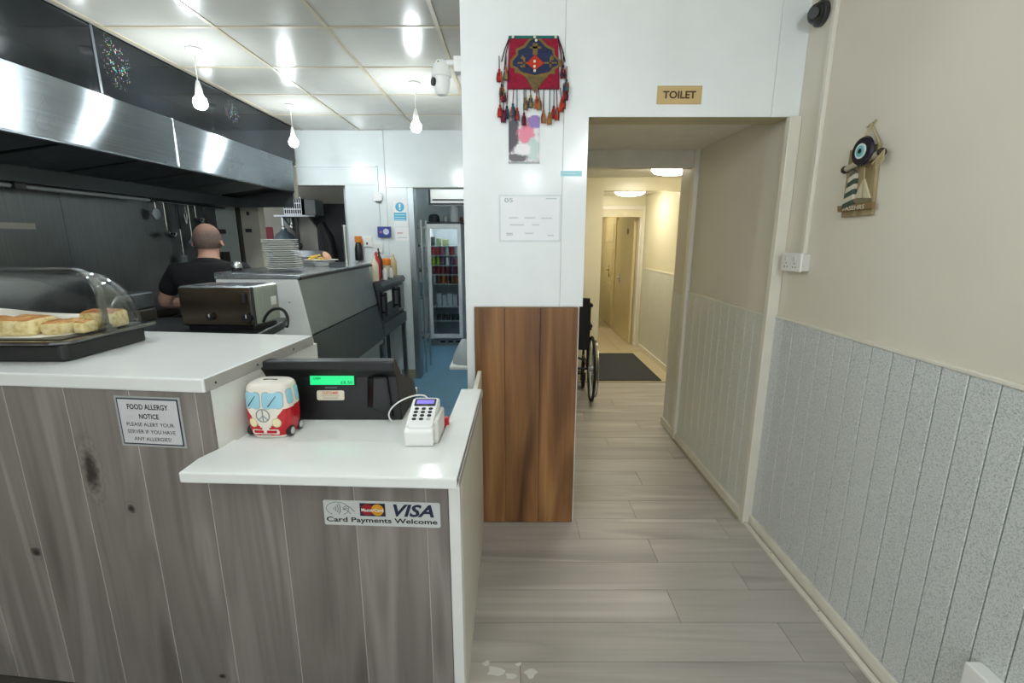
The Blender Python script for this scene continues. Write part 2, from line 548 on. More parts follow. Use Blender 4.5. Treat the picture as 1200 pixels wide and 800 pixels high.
MB().box(.36, XC, YW + .01, YW + .145, 2.038, 2.044).build('soffit_board', M('beige soffit', '#B9B08F', 0.5), wc)
for k, (a, b) in enumerate([(-.184, -.036), (-.036, .139), (.139, .325)]):
    MB().box(a + .0006, b - .0006, YW - .018, YW, .004, 1.173).build('cladding_board', WALNUT, wc, bevel=.0012, seg=1)

# ---- doorway frame and corridor shell
struct(MB().box(1.240, XR - .001, YW - .03, YW + .004, 0, 2.036), 'trim_3', TRIM, bevel=.003)
CORR = M('corridor grey cream', '#D6D1C4', 0.5, var=0.03, vscale=2)
wc2 = struct(MB().box(XC + .008, XC + .2, YW + .012, 3.648, 0, 2.25), 'wall_right.001', CORR)
yy = [2.285, 2.375, 2.465, 2.565, 2.665, 2.766, 2.856, 2.946, 3.06, 3.18, 3.31]
for a, b in zip(yy, yy[1:]):
    MB().box(XC, XC + .008, a + .001, b - .001, .06, 1.128).build('wall_board', SPECK_FAR, wc2, bevel=.002, seg=1)
MB().box(XC - .003, XC + .008, 2.285, 3.31, 1.128, 1.138).build('dado_cap', TRIM, wc2)
for a, b in ((3.365, 3.46), (3.46, 3.555), (3.555, 3.644)):
    MB().box(XC, XC + .008, a + .001, b - .001, .06, 1.10).build('wall_board', SPECK_FAR, wc2, bevel=.002, seg=1)
struct(MB().box(XC - .016, XC + .008, 2.272, 3.31, 0, .06), 'baseboard_right.001', TRIM, bevel=.004)
struct(MB().box(XC - .016, XC + .008, 3.365, 3.646, 0, .06), 'baseboard_right.002', TRIM, bevel=.004)
struct(MB().box(XC - .028, XC - .016, 2.272, 3.31, 0, .012), 'trim_4', M('grubby floor trim', '#A79F88', .6), bevel=.002)
struct(MB().box(XC - .022, XC + .008, 3.31, 3.365, 0, 2.09), 'trim_5', TRIM, bevel=.003)
struct(MB().box(0.0, XC + .008, 3.335, 3.42, 1.975, 2.20), 'wall_beam', M('beam white paint', '#D9D6CA', .5))
struct(MB().box(0.0, XC + .008, YW + .145, 3.335, 2.085, 2.2), 'ceiling.001', CEIL_W)
wl2 = struct(MB().box(-.1, 0.0, YW + .145, 4.80, 0, 2.2), 'wall_left.001', CREAM_Y)
struct(MB().box(0.0, XF, 3.42, 4.80, 2.09, 2.2), 'ceiling.002', CEIL_W)
wc3 = struct(MB().box(XF, XF + .12, 3.648, 6.62, 0, 2.25), 'wall_right.002', CREAM_Y)
struct(MB().box(XC + .2, XF + .12, 3.548, 3.648, 0, 2.2), 'wall_return', CREAM_Y)
k = 0
y = 3.66
while y < 6.40:
    MB().box(XF - .008, XF, y + .001, y + .109, .06, 1.105).build('wall_board', SPECK_FAR, wc3, bevel=.002, seg=1)
    y += .11
MB().box(XF - .012, XF, 3.66, 6.43, 1.105, 1.118).build('dado_cap', TRIM, wc3)
struct(MB().box(XF - .022, XF, 3.66, 6.44, 0, .065), 'baseboard_right.003', TRIM, bevel=.004)
# opening wall at y 4.8
struct(MB().prism([(0, 0), (.905, 0), (.905, 1.965), (XF, 1.965), (XF, 2.2), (0, 2.2)], 4.80, 4.90, 'y'), 'wall_opening', M('cream gloss header', '#E9E1C2', .25, var=.02))
struct(MB().box(0.8, XF, 4.90, 6.5, 2.065, 2.2), 'ceiling.003', CEIL_W)
struct(MB().box(0.78, 0.88, 4.90, 6.5, 0, 2.2), 'wall_left.002', CREAM_Y)
# end wall with the doorway to the toilets
struct(MB().prism([(.78, 0), (1.22, 0), (1.22, 1.80), (1.755, 1.80), (1.755, 0), (XF, 0), (XF, 2.2), (.78, 2.2)], 6.5, 6.60, 'y'), 'wall_end', CREAM_Y)
d1 = struct(MB().prism([(1.755, 0), (1.797, 0), (1.797, 1.94), (1.15, 1.94), (1.15, 0), (1.205, 0), (1.205, 1.885), (1.755, 1.885)], 6.47, 6.5, 'y'), 'door_1', TRIM, bevel=.004)
MB().box(1.205, 1.755, 6.482, 6.5, 1.79, 1.885).build('transom_panel', M('cream transom', '#D9D2B6', .4), d1)
MB().box(1.735, 1.755, 6.5, 6.62, 0, 1.80).build('door_lining', TRIM, d1)
# toilet lobby beyond
YEL = M('yellow gloss paint', '#E2CF96', .3, var=.03)
struct(MB().box(1.752, 1.87, 6.60, 10.2, 0, 2.3), 'wall_right.003', YEL)
struct(MB().box(.6, .72, 6.60, 10.2, 0, 2.3), 'wall_left.003', CREAM_Y)
struct(MB().box(.6, 1.87, 10.2, 10.3, 0, 2.3), 'wall_end.001', CREAM_Y)
struct(MB().box(.6, 1.87, 6.60, 10.3, 2.25, 2.35), 'ceiling.004', CEIL_W)
DOORY = M('cream door paint', '#E5D6A4', .3, var=.02)
d2 = struct(MB().box(1.70, 1.738, 6.66, 7.72, .008, 1.80), 'door_2', M('flush cream door', '#DCCD9F', .35, var=.02))
hp = at(726, 325, X=1.70)
MB().cyl((1.70, hp.y, hp.z), (1.655, hp.y, hp.z), .008, n=8).cyl((1.657, hp.y, hp.z), (1.657, hp.y - .1, hp.z), .007, n=8).box(1.694, 1.70, hp.y - .02, hp.y + .02, hp.z - .08, hp.z + .06).build('door_handle', ALU, d2)
sp = at(736, 271, X=1.70)
flat((1.6995, sp.y, sp.z), (0, -1, 0), FY, circ(.045, 16), .003).build('door_sign', M('brown sign', '#6B5A3C', .4), d2)
d3 = struct(MB().box(1.71, 1.748, 7.86, 9.2, .008, 1.86), 'door_3', DOORY)
for zz0, zz1 in ((.15, .75), (.9, 1.35), (1.45, 1.75)):
    for y0, y1 in ((7.98, 8.48), (8.58, 9.08)):
        MB().box(1.703, 1.71, y0, y1, zz0, zz1).build('door_panel', DOORY, d3, bevel=.006)
hp = at(714, 316, X=1.71)
MB().cyl((1.71, hp.y, hp.z), (1.655, hp.y, hp.z), .009, n=8).cyl((1.657, hp.y, hp.z), (1.657, hp.y - .13, hp.z), .009, n=8).box(1.702, 1.71, hp.y - .025, hp.y + .025, hp.z - .12, hp.z + .09).build('door_handle', M('brass', '#9A8650', .3, .8), d3)

# ---- kitchen shell
# back wall with the hatch and the store room doorway
wb = struct(MB().prism([(XL - .1, 0), (-1.025, 0), (-1.025, 2.01), (-.12, 2.01), (-.12, CK), (XL - .1, CK), (XL - .1, 0)][:6] , YB + .006, YB + .12, 'y') if False else
            MB().box(XL - .1, -2.60, YB + .006, YB + .12, 0, CK).box(-2.60, -1.69, YB + .006, YB + .12, 0, 1.2)
            .box(-2.60, -1.69, YB + .006, YB + .12, 2.03, CK).box(-1.69, -1.025, YB + .006, YB + .12, 0, CK)
            .box(-1.025, .0, YB + .006, YB + .12, 2.01, CK), 'wall_back', CREAM)
BP = M('white gloss kitchen cladding', '#E4EBEB', .2, var=.015)
for (a, b, c, d) in [(-2.16, -1.283, 2.032, CK), (-1.281, -.22, 2.012, CK), (-1.69, -1.283, 1.0, 2.03), (-1.281, -1.06, .0, 2.01), (-1.69, -1.283, 0, .998)]:
    MB().box(a, b, YB, YB + .006, c, d).build('wall_panel', BP, wb, bevel=.001, seg=1)
GPAN = M('greyish old panel', '#B5B2A4', .5, var=.05)
MB().box(-2.80, -2.17, YB, YB + .006, 1.9, CK).build('wall_panel', GPAN, wb)
MB().box(XL, -2.60, YB, YB + .006, 0, 1.90).build('wall_panel', GPAN, wb)
# steel jamb of the store room
dj = struct(MB().box(-1.06, -1.0, YB - .012, YB + .13, 0, 2.01), 'trim_6', brushed('steel jamb', '#AEB6B8', .35, 2), bevel=.003)
MB().box(-1.21, -1.0, YB - .001, YB + .001, 0, .10).build('kick_strip', M('tan sealant', '#A99F86', .6), dj)
# left wall: steel splashback
wl = struct(MB().box(XL - .12, XL - .004, -2.6, 5.05, 0, CK), 'wall_left', CREAM)
for a, b in ((.4, 1.75), (1.752, 3.0), (3.002, 4.55)):
    MB().box(XL - .004, XL, a, b, .85, 1.95).build('splash_panel', STEEL_D, wl)
MB().box(XL - .004, XL + .001, 4.56, 4.86, .85, 1.95).build('splash_panel', M('pale blue-grey panel', '#98A2A3', .3), wl)
MB().box(XL - .004, XL + .02, 4.88, 4.93, .85, 1.95).build('corner_strip', DKGREY, wl)
# ceiling of the kitchen
cl = struct(MB().box(XL - .1, XR + .1, -2.6, YB + .12, CK + .02, CK + .12), 'ceiling', CEIL_W)
gx = [-.376 - .566 * k for k in range(0, 5)]
gy = [2.646 + .570 * k for k in range(-6, 5)]
gxx = [-2.79] + [x for x in reversed(gx) if x > -2.75] + [-.226]
gxx = [XL, -2.64, -2.074, -1.508, -.942, -.376, .19, .756, XR]
gyy = [gy[0]] + gy[1:-1] + [YB]
for i in range(len(gxx) - 1):
    for j in range(len(gyy) - 1):
        x0, x1, y0, y1 = gxx[i], gxx[i + 1], gyy[j], gyy[j + 1]
        if y0 > 2.2 and x0 > -.4: x1 = min(x1, -.225)
        if x1 - x0 < .02 or (x0 > -.2 and y1 > 2.1 and y0 > 2.2): continue
        if y0 < YW < y1 and x0 > -.3: y1 = YW
        MB().box(x0 + .009, x1 - .009, y0 + .009, y1 - .009, CK + .001, CK + .02).build('ceiling_tile', CEIL_T, cl, bevel=.002, seg=1)
for x in gxx[1:5]:
    MB().box(x - .010, x + .010, gyy[0], YB, CK - .003, CK + .004).build('grid_bar', CEIL_BAR, cl)
MB().box(-.386, -.366, gyy[0], YB, CK - .003, CK + .004).build('grid_bar', CEIL_BAR, cl)
for y in gyy[1:-1]:
    MB().box(XL, -.226, y - .009, y + .009, CK - .0025, CK + .004).build('grid_bar', CEIL_BAR, cl)
struct(MB().box(-.22, XR, 1.90, YW, 2.505, CK + .001), 'ceiling.005', M('front ceiling edge', '#C6BFA8', .5))
# store room behind the kitchen
SR = M('store room pale blue paint', '#C3CDD0', .5, var=.03)
struct(MB().box(-1.75, .1, 7.0, 7.1, 0, 2.4), 'wall_back.001', SR)
struct(MB().box(-1.75, -1.65, YB + .12, 7.0, 0, 2.4), 'wall_left.004', SR)
struct(MB().box(-.40, -.30, YB + .12, 7.0, 0, 2.4), 'wall_right.004', SR)
struct(MB().box(-1.75, .1, YB + .12, 7.1, 2.36, 2.46), 'ceiling.006', CEIL_W)
# room behind the hatch
BR = M('back room grey paint', '#B4B2A8', .6, var=.05)
struct(MB().box(-4.2, -1.75, 6.3, 6.4, 0, 2.5), 'wall_back.002', BR)
struct(MB().box(-4.2, -1.75, YB + .12, 6.4, 2.40, 2.5), 'ceiling.007', CEIL_W)
struct(MB().box(-4.3, -4.2, YB + .12, 6.4, 0, 2.5), 'wall_left.005', BR)
DARK = M('doorway shade colour', '#2B2C30', .6, var=.2)
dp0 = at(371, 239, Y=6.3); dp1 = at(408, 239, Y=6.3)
struct(MB().box(dp0.x, -1.76, 6.24, 6.3, 0, dp0.z), 'shaded_doorway', DARK)  # dark slab stands in for the shade of an open doorway

# =================================================================== SERVING COUNTER
def fy(x):            # front line of the counter, very slightly skewed to the room
    return 1.250 - .05 * (x + .86) if x > -.86 else 1.250 - .105 * (x + .86)


ct = thing('service_counter', 'grey wood plank shop counter in two heights, beside the doorway', 'counter', (-.86, 1.4, 0))
seams = [-2.62, -2.40, -2.16, -1.95, -1.73, -1.515, -1.315, -1.105, -.9, -.682, -.462, -.25, -.184]
ZU, ZL = 1.078, .868


def plank(a, b, segs):
    """one front board; segs: outline (x,z) list"""
    vs = []; n = len(segs)
    for x, z in segs: vs.append((x, fy(x), z))
    for x, z in segs: vs.append((x, fy(x) + .018, z))
    fs = [list(range(n)), list(range(2 * n - 1, n - 1, -1))] + [(i, (i + 1) % n, n + (i + 1) % n, n + i) for i in range(n)]
    MB().add(vs, fs).build('front_board', COUNTER_W, ct, bevel=.0016, seg=1)


for a, b in zip(seams, seams[1:]):
    a += .0013; b -= .0013
    if b < -.88: plank(a, b, [(a, 0), (b, 0), (b, ZU), (a, ZU)])
    elif a < -.86: plank(a, b, [(a, 0), (b, 0), (b, ZL), (-.8615, ZL), (-.8615, ZU), (a, ZU)])
    else: plank(a, b, [(a, 0), (b, 0), (b, ZL), (a, ZL)])
PALE = M('pale seam filler', '#B9B6AE', .6)
back = MB()
for a, b, zt in ((-2.62, -.8635, ZU - .002), (-.8635, -.184, ZL - .002)):
    back.add([(a, fy(a) + .0185, 0), (b, fy(b) + .0185, 0), (b, fy(b) + .0185, zt), (a, fy(a) + .0185, zt),
              (a, fy(a) + .04, 0), (b, fy(b) + .04, 0), (b, fy(b) + .04, zt), (a, fy(a) + .04, zt)],
             [(0, 1, 2, 3), (4, 5, 6, 7), (0, 1, 5, 4), (3, 2, 6, 7), (0, 3, 7, 4), (1, 2, 6, 5)])
back.build('backing_board', PALE, ct)
for xs_ in seams[1:-1]:
    zt = ZU - .003 if xs_ < -.88 else ZL - .003
    MB().box(xs_ - .0012, xs_ + .0012, fy(xs_) + .0016, fy(xs_) + .017, 0, zt).build('joint_strip', PALE, ct)
CW = M('counter white board', '#E6E6DF', .3, var=.03)
# side of the high part, above the low worktop
MB().prism([(-.8615, 1.268), (-.8865, 1.268), (-.838, 1.89), (-.813, 1.89)], .869, ZU - .001, 'z').build('side_panel', CW, ct, bevel=.001)
# right side of the low part
MB().prism([(-.1835, fy(-.18) - .004), (-.150, fy(-.15) - .004), (-.150, fy(-.15) + .05), (-.1835, fy(-.18) + .05)], 0, ZL, 'z').build('corner_post', WHITE, ct, bevel=.003)
MB().box(-.168, -.150, 1.268, 2.20, 0, ZL).build('end_panel', M('cream end board', '#D9D5C6', .4, var=.03), ct)
MB().box(-.80, -.42, 1.9, 1.918, 0, ZL - .001).build('back_leg', CW, ct)
MB().box(-2.6, -.9, 1.78, 1.80, 0, ZU - .02).build('back_panel', CW, ct)

up = MB().prism([(-.861, 1.240), (-2.62, 1.423), (-2.62, 2.06), (-.811, 1.850)], ZU, 1.119, 'z').build('high_worktop', WORKTOP, None,
     'white gloss worktop on the higher left part of the counter', 'worktop', bevel=.005)
MB().prism([(-.8605, 1.245), (-.8105, 1.847), (-.8085, 1.847), (-.8585, 1.245)], ZU + .002, 1.117, 'z').build('edge_strip', WORKTOP_EDGE, up)
for yq in (1.285, 1.48, 1.70):
    xq = -.8585 + (yq - 1.245) * .0831
    MB().cyl((xq, yq, 1.096), (xq + .0014, yq, 1.096), .004, n=8).build('screw', GAP, up)

lw = MB().prism([(-.8600, 1.275), (-.882, 1.205), (-.880, 1.122), (-.142, 1.088), (-.125, 1.825), (-.209, 1.825), (-.222, 1.306), (-.800, 1.330), (-.8560, 1.330)], ZL + .001, .900, 'z').build('low_worktop', WORKTOP, None,
     'white gloss L-shaped worktop on the lower right part of the counter', 'worktop', bevel=.0045)
MB().prism([(-.1375, 1.094), (-.1215, 1.820), (-.1195, 1.820), (-.1355, 1.094)], ZL + .004, .896, 'z').build('edge_strip', WORKTOP_EDGE, lw)
MB().prism([(-.8555, 1.333), (-.226, 1.309), (-.222, 1.495), (-.36, 1.500), (-.40, 1.78), (-.40, 1.88), (-.8125, 1.88)], .868, .890, 'z').build('till_shelf', WORKTOP, None,
     'white board behind the low worktop under the black till', 'shelf', bevel=.002)

# ---- allergy notice on the counter front
def front_pt(u, v):
    p = at(u, v, Y=1.25)
    for _ in range(6): p = at(u, v, Y=fy(p.x))
    return p


def notice_on_counter(x0, x1): return Vector((x1 - x0, fy(x1) - fy(x0), 0)).normalized()


a0, a1 = front_pt(133, 466), front_pt(220, 522)
xd = notice_on_counter(a0.x, a1.x); c = (front_pt(133, 466) + front_pt(213, 466) + front_pt(220, 522) + front_pt(142, 521)) / 4
wN, hN = .193, .143
no = thing('allergy_notice', 'white food allergy notice with dark border on the high counter front', 'notice', c)
flat(c, xd, FY, rect(wN + .014, hN + .012), .0008, .0006).build('laminate', M('laminate film', '#AEB2B0', .2), no)
flat(c, xd, FY, rect(wN, hN), .0006, .0016).build('border', NAVY, no)
flat(c, xd, FY, rect(wN - .008, hN - .008), .0006, .0022).build('paper', M('notice paper', '#D4D4D6', .5, var=.02), no)
n_ = xd.cross(Vector(FY))
for s_, dz, wd, ht, bo in (('FOOD ALLERGY', .046, .128, .0165, .02), ('NOTICE', .017, .062, .0155, .02), ('PLEASE ALERT YOUR', -.008, .150, .0115, 0.0),
                           ('SERVER IF YOU HAVE', -.0305, .152, .0115, 0.0), ('ANY ALLERGIES!', -.053, .118, .0115, 0.0)):
    text(s_, 'lettering', INK, no, c + n_ * .0029 + Vector((0, 0, dz)), xd, FY, wd, ht, bo)
# ---- card payments sticker
c = (front_pt(380, 587) + front_pt(516, 587) + front_pt(380, 616) + front_pt(516, 616)) / 4
xd = notice_on_counter(-.55, -.2)
W0 = (front_pt(516, 600) - front_pt(380, 600)).length; H0 = front_pt(450, 587).z - front_pt(450, 616).z
st = thing('card_sticker', 'white card payments sticker on the low counter front', 'sticker', c)
flat(c, xd, FY, rrect(W0, H0, .006), .0006, .0006).build('vinyl', M('sticker white', '#CFD2D0', .3, var=.02), st)
n_ = xd.cross(Vector(FY)); e = n_ * .0013


def sp(px, py): return c + xd * ((px - 549) / 1080 * W0) + Vector((0, 0, (170 - py) / 236 * H0)) + e


text('Card Payments Welcome', 'lettering', INK, st, sp(545, 240), xd, FY, W0 * .955, H0 * .26, .02)
text('VISA', 'lettering', M('visa navy', '#1B2340', .4), st, sp(845, 133), xd, FY, W0 * .345, H0 * .50, .03, shear=.28)
lg = W0 / 1080
flat(sp(466, 134) - e, xd, FY, rect(236 * lg, 130 * lg), .0005, .0012).build('logo_ground', M('logo navy', '#1A2036', .4), st)
flat(sp(418, 134) - e, xd, FY, circ(58 * lg), .0005, .0017).build('logo_disc', M('logo red', '#A3141E', .4), st)
flat(sp(512, 134) - e, xd, FY, circ(58 * lg), .0005, .0021).build('logo_disc', M('logo orange', '#E0A21C', .4), st)
text('MasterCard', 'lettering', PAPER, st, sp(466, 134) + n_ * .0016, xd, FY, 205 * lg, 34 * lg, .02)
ov = MB()
o_ = sp(140, 132)
ov.tube([o_ + xd * (105 * lg * math.cos(a)) + Vector((0, 0, 66 * lg * math.sin(a))) for a in [R(-60 + 300 * k / 30) for k in range(31)]], .0006, 5)
for k in range(4):
    rr = (18 + 20 * k) * lg
    ov.tube([o_ + xd * ((-52) * lg + rr * math.cos(a)) + Vector((0, 0, rr * math.sin(a) * 1.1)) for a in [R(-38 + 76 * q / 8) for q in range(9)]], .0009, 5)
hand = [(60, 20), (95, 30), (130, 5), (155, -28)], [(50, -5), (85, -12), (120, -50)], [(60, 20), (50, 8), (75, 0), (50, -5)], [(70, 12), (100, 0)]
for pts in hand:
    ov.tube([o_ + xd * (x * lg) + Vector((0, 0, z * lg)) for x, z in pts], .0008, 5)
ov.build('contactless_symbol', INK, st)

# =================================================================== DISPLAY CASE WITH BREAD
dc = thing('display_case', 'clear domed display case with black tray on the high worktop', 'display case', (-1.8, 1.6, 1.1195))
X1 = -1.40
MB().prism([(X1 - .02, 1.42), (X1 - .005, 1.435), (X1 - .005, 1.745), (X1 - .02, 1.76), (-2.45, 1.78), (-2.45, 1.44)], 1.1196, 1.176, 'z').build('tray_base', BLACK, dc, bevel=.008)
# clear rim
MB().prism([(X1 - .035, 1.405), (X1 + .012, 1.43), (X1 + .012, 1.79), (-2.47, 1.80), (-2.47, 1.415)], 1.1765, 1.187, 'z').build('tray_rim', clear_plastic('smoky rim', (.45, .47, .48, 1), .35, .15), dc, bevel=.003)
MB().box(-2.43, X1 - .03, 1.44, 1.76, 1.1872, 1.190).build('tray_floor', M('dark tray', '#3B3D3E', .35), dc)
def dome(Rr, xend, rf):
    prof = [(xend, 0.002), (xend, Rr - rf)]
    for k in range(1, 7):
        a = R(90 * k / 6); prof.append((xend - rf * (1 - math.cos(a)) * 1.0, Rr - rf + rf * math.sin(a)))
    prof.append((-2.44, Rr))
    n = 18; rings = []
    for k in range(n + 1):
        a = R(90 - 90 * k / n)
        rings.append([(x, 1.585 + r * math.cos(a), 1.19 + r * math.sin(a)) for x, r in prof])
    return MB().loft(rings, cap=False, closed=False)


o = dome(.212, X1 - .005, .085).build('lid', CLEAR, dc, smooth=True)
o.modifiers.new('thick', 'SOLIDIFY').thickness = .003
o = dome(.200, X1 - .022, .080).build('sliding_lid', CLEAR, dc, smooth=True)
o.modifiers.new('thick', 'SOLIDIFY').thickness = .003
# rounded front frame of the lid
prof = [(X1 - .004, 1.192), (X1 - .004, 1.317)]
for k in range(1, 9):
    a = R(90 * k / 8); prof.append((X1 - .005 - .085 * (1 - math.cos(a)), 1.317 + .085 * math.sin(a)))
prof.append((-2.44, 1.402))
fr = MB(); ri = []
for i, (x, z) in enumerate(prof):
    i0, i1 = max(i - 1, 0), min(i + 1, len(prof) - 1)
    tx, tz = prof[i1][0] - prof[i0][0], prof[i1][1] - prof[i0][1]; L_ = math.hypot(tx, tz); nx, nz_ = tz / L_, -tx / L_
    ri.append([(x - nx * .001, 1.570, z - nz_ * .001), (x + nx * .004, 1.570, z + nz_ * .004), (x + nx * .004, 1.594, z + nz_ * .004), (x - nx * .001, 1.594, z - nz_ * .001)])
fr.loft(ri).build('lid_edge', clear_plastic('frosted lid edge', (.62, .66, .67, 1), .35, .2), dc)
MB().cyl((X1 - .012, 1.582, 1.205), (X1 + .008, 1.582, 1.205), .012, n=12).box(X1 - .01, X1 + .006, 1.570, 1.612, 1.188, 1.199).build('pivot', clear_plastic('clear pivot', (.7, .72, .73, 1), .4, .2), dc)
# bread
BREAD = None
m, nt, p = newmat('baked bread'); g = nd(nt, 'ShaderNodeNewGeometry'); sx = nd(nt, 'ShaderNodeSeparateXYZ'); nt.links.new(g.outputs['Normal'], sx.inputs[0])
crust = ramp(nt, noise(nt, coords(nt), 22, 4), [(0.3, '#9A5A24'), (0.55, '#C08645'), (0.75, '#DDB878')])
crumb = ramp(nt, noise(nt, coords(nt), 60, 3), [(0.3, '#C9AE6C'), (0.5, '#E4D198'), (0.75, '#F0E2B2')])
tf = ramp(nt, sx.outputs[2], [(0.45, (0, 0, 0, 1)), (0.75, (1, 1, 1, 1))])
nt.links.new(mixc(nt, tf, crumb, crust), p.inputs['Base Color']); p.inputs['Roughness'].default_value = .7
bump(nt, p, noise(nt, coords(nt), 70, 3), .5, .004); BREAD = m


def bread(cx, cy, z0, w_, d_, h_, rz, label):
    b = MB(); rings = []
    for k, (s_, z) in enumerate([(.90, 0), (.98, .12), (1.0, .45), (.99, .75), (.93, .90), (.78, .98), (.4, 1.03)]):
        rings.append([(w_ / 2 * s_ * (abs(math.cos(a)) ** .45) * math.copysign(1, math.cos(a)) * (1 + .03 * math.sin(5 * a + cx * 40)),
                       d_ / 2 * s_ * (abs(math.sin(a)) ** .45) * math.copysign(1, math.sin(a)),
                       h_ * z * (1 + .05 * math.sin(3 * a + cx * 30))) for a in [2 * math.pi * q / 28 for q in range(28)]])
    b.loft(rings); b.xf(Matrix.Translation((cx, cy, z0)) @ Matrix.Rotation(rz, 4, 'Z'))
    return b.build('bread_square', BREAD, None, label, 'bread', 'bread squares in the display case', smooth=True)


pa = MB(); rings = []
for i in range(7):
    rings.append([(-2.2 + i * .13, 1.47 + .255 * j / 8, 1.1915 + .002 * math.sin(i * 2 + j) + .004) for j in range(9)])
pp = thing('tray_paper', 'crumpled white greaseproof paper under the bread in the display case', 'paper', (-1.8, 1.6, 1.19))
MB().prism([(-2.2, 1.455), (-1.53, 1.455), (-1.47, 1.50), (-1.45, 1.70), (-2.2, 1.72)], 1.1903, 1.1925, 'z').build('sheet', M('greaseproof paper', '#E8E4D8', .6), pp)
rings = []
for i in range(12):
    rings.append([(-2.2 + i * .055 + .006 * math.sin(j * 2.1), 1.70 + .045 * math.sin(j * .55 + i * .9) * .3 + .004 * j, 1.192 + j * .012 * (1 - .05 * i)) for j in range(7)])
o = MB().loft(rings, cap=False, closed=False).build('folded_edge', M('greaseproof paper', '#E8E4D8', .6), pp, smooth=True)
o.modifiers.new('t', 'SOLIDIFY').thickness = .0006
zb = 1.193
p1 = at(26, 393, Z=zb)
bread(-1.625, 1.53, zb, .135, .12, .055, .05, 'big brown-topped bread square at the near left of the display case')
bread(-1.765, 1.535, zb, .12, .12, .05, -.06, 'bread square at the far left of the display case, cut by the photo edge')
bread(-1.513, 1.545, zb, .080, .11, .041, .08, 'low pale bread square between the brown one and the right pair')
bread(-1.500, 1.665, zb, .072, .10, .057, .10, 'bread square third from the right end, golden top')
bread(-1.448, 1.555, zb, .036, .075, .038, .1, 'small low bread piece nearest the lid edge')
bread(-1.438, 1.665, zb, .044, .09, .056, .12, 'rightmost tall bread square behind the clear lid edge')

# =================================================================== CAMPER VAN MONEY BOX
bus = thing('money_box', 'red and white ceramic camper van money box on the low worktop', 'money box', (-.762, 1.408, .8905), R(-3), local=True)
BW, BD, BH = .072, .058, .174


def bus_pt(a, h, off=0.0):
    """a: angle round the body (0 = +x side, -90 = front), h: 0..1 height"""
    prof = [(0, .80), (.03, .86), (.12, .93), (.35, .99), (.55, 1.0), (.8, .965), (.92, .925), (.97, .87), (1.0, .76)]
    for (h0, r0), (h1, r1) in zip(prof, prof[1:]):
        if h <= h1:
            r = r0 + (r1 - r0) * (h - h0) / (h1 - h0); break
    ca, sa = math.cos(a), math.sin(a)
    x = math.copysign(abs(ca) ** .62, ca) * (BW * r + off); y = math.copysign(abs(sa) ** .62, sa) * (BD * r + off)
    return Vector((x, y, BH * h + (off if h >= .999 else 0)))


CER_R = M('red ceramic glaze', '#C3212C', .12, var=.03)
CER_W = M('white ceramic glaze', '#EDE6DA', .12, var=.02)
NA, NH = 120, 56
vs = []; fs = []; ms = []
for j in range(NH + 1):
    for i in range(NA):
        vs.append(bus_pt(2 * math.pi * i / NA, j / NH))


def bus_red(x, y, h):
    if y < -.018:            # front: white V
        lim = .09 + .47 * min(1, abs(x) / .058) ** .95
    else:
        lim = .56 + .03 * (y + .018) / .08
    return h < lim and h > (.055 if y < 0 else .04)


for j in range(NH):
    for i in range(NA):
        k = (i + 1) % NA; fs.append((j * NA + i, j * NA + k, (j + 1) * NA + k, (j + 1) * NA + i))
        q = bus_pt(2 * math.pi * (i + .5) / NA, (j + .5) / NH); ms.append(0 if bus_red(q.x, q.y, (j + .5) / NH) else 1)
b = MB(); b.add(vs, fs); b.m = ms
top = [bus_pt(2 * math.pi * i / NA, 1.0) for i in range(NA)]
b.add(top + [(0, 0, BH + .004)], [(i, (i + 1) % NA, NA) for i in range(NA)], 1)
b.add([bus_pt(2 * math.pi * i / NA, 0) for i in range(NA)], [list(range(NA))], 1)
b.build('body', [CER_R, CER_W], bus, local=True, smooth=True)
MB().box(-.022, .022, -.003, .003, BH + .0025, BH + .0048).build('coin_slot', DKGREY, bus, local=True)


def bus_xz(x, z, side='front'):
    """angle and height on the body for a front x (or side y) and z"""
    h = z / BH
    best = None
    lo, hi = (-math.pi, 0) if side == 'front' else (-math.pi / 2, math.pi / 2)
    for _ in range(40):
        mid = (lo + hi) / 2; q = bus_pt(mid, h)
        val = q.x if side == 'front' else q.y
        if val < x: lo = mid
        else: hi = mid
    return (lo + hi) / 2, h


def bus_patch(name, mat, cx, cz, pts, off, side='front', t=.0008):
    n = len(pts); v_ = []
    for s_ in (1.0, .66, .33):
        for px, pz in pts:
            a, h = bus_xz(cx + px * s_, cz + pz * s_, side); v_.append(bus_pt(a, h, off + t))
    a, h = bus_xz(cx, cz, side); v_.append(bus_pt(a, h, off + t))
    f_ = [(k * n + i, k * n + (i + 1) % n, (k + 1) * n + (i + 1) % n, (k + 1) * n + i) for k in range(2) for i in range(n)]
    f_ += [(2 * n + i, 2 * n + (i + 1) % n, 3 * n) for i in range(n)]
    base = len(v_)
    for px, pz in pts:
        a, h = bus_xz(cx + px, cz + pz, side); v_.append(bus_pt(a, h, off - .001))
    f_ += [(i, (i + 1) % n, base + (i + 1) % n, base + i) for i in range(n)]
    return MB().add(v_, f_).build(name, mat, bus, local=True, smooth=True)


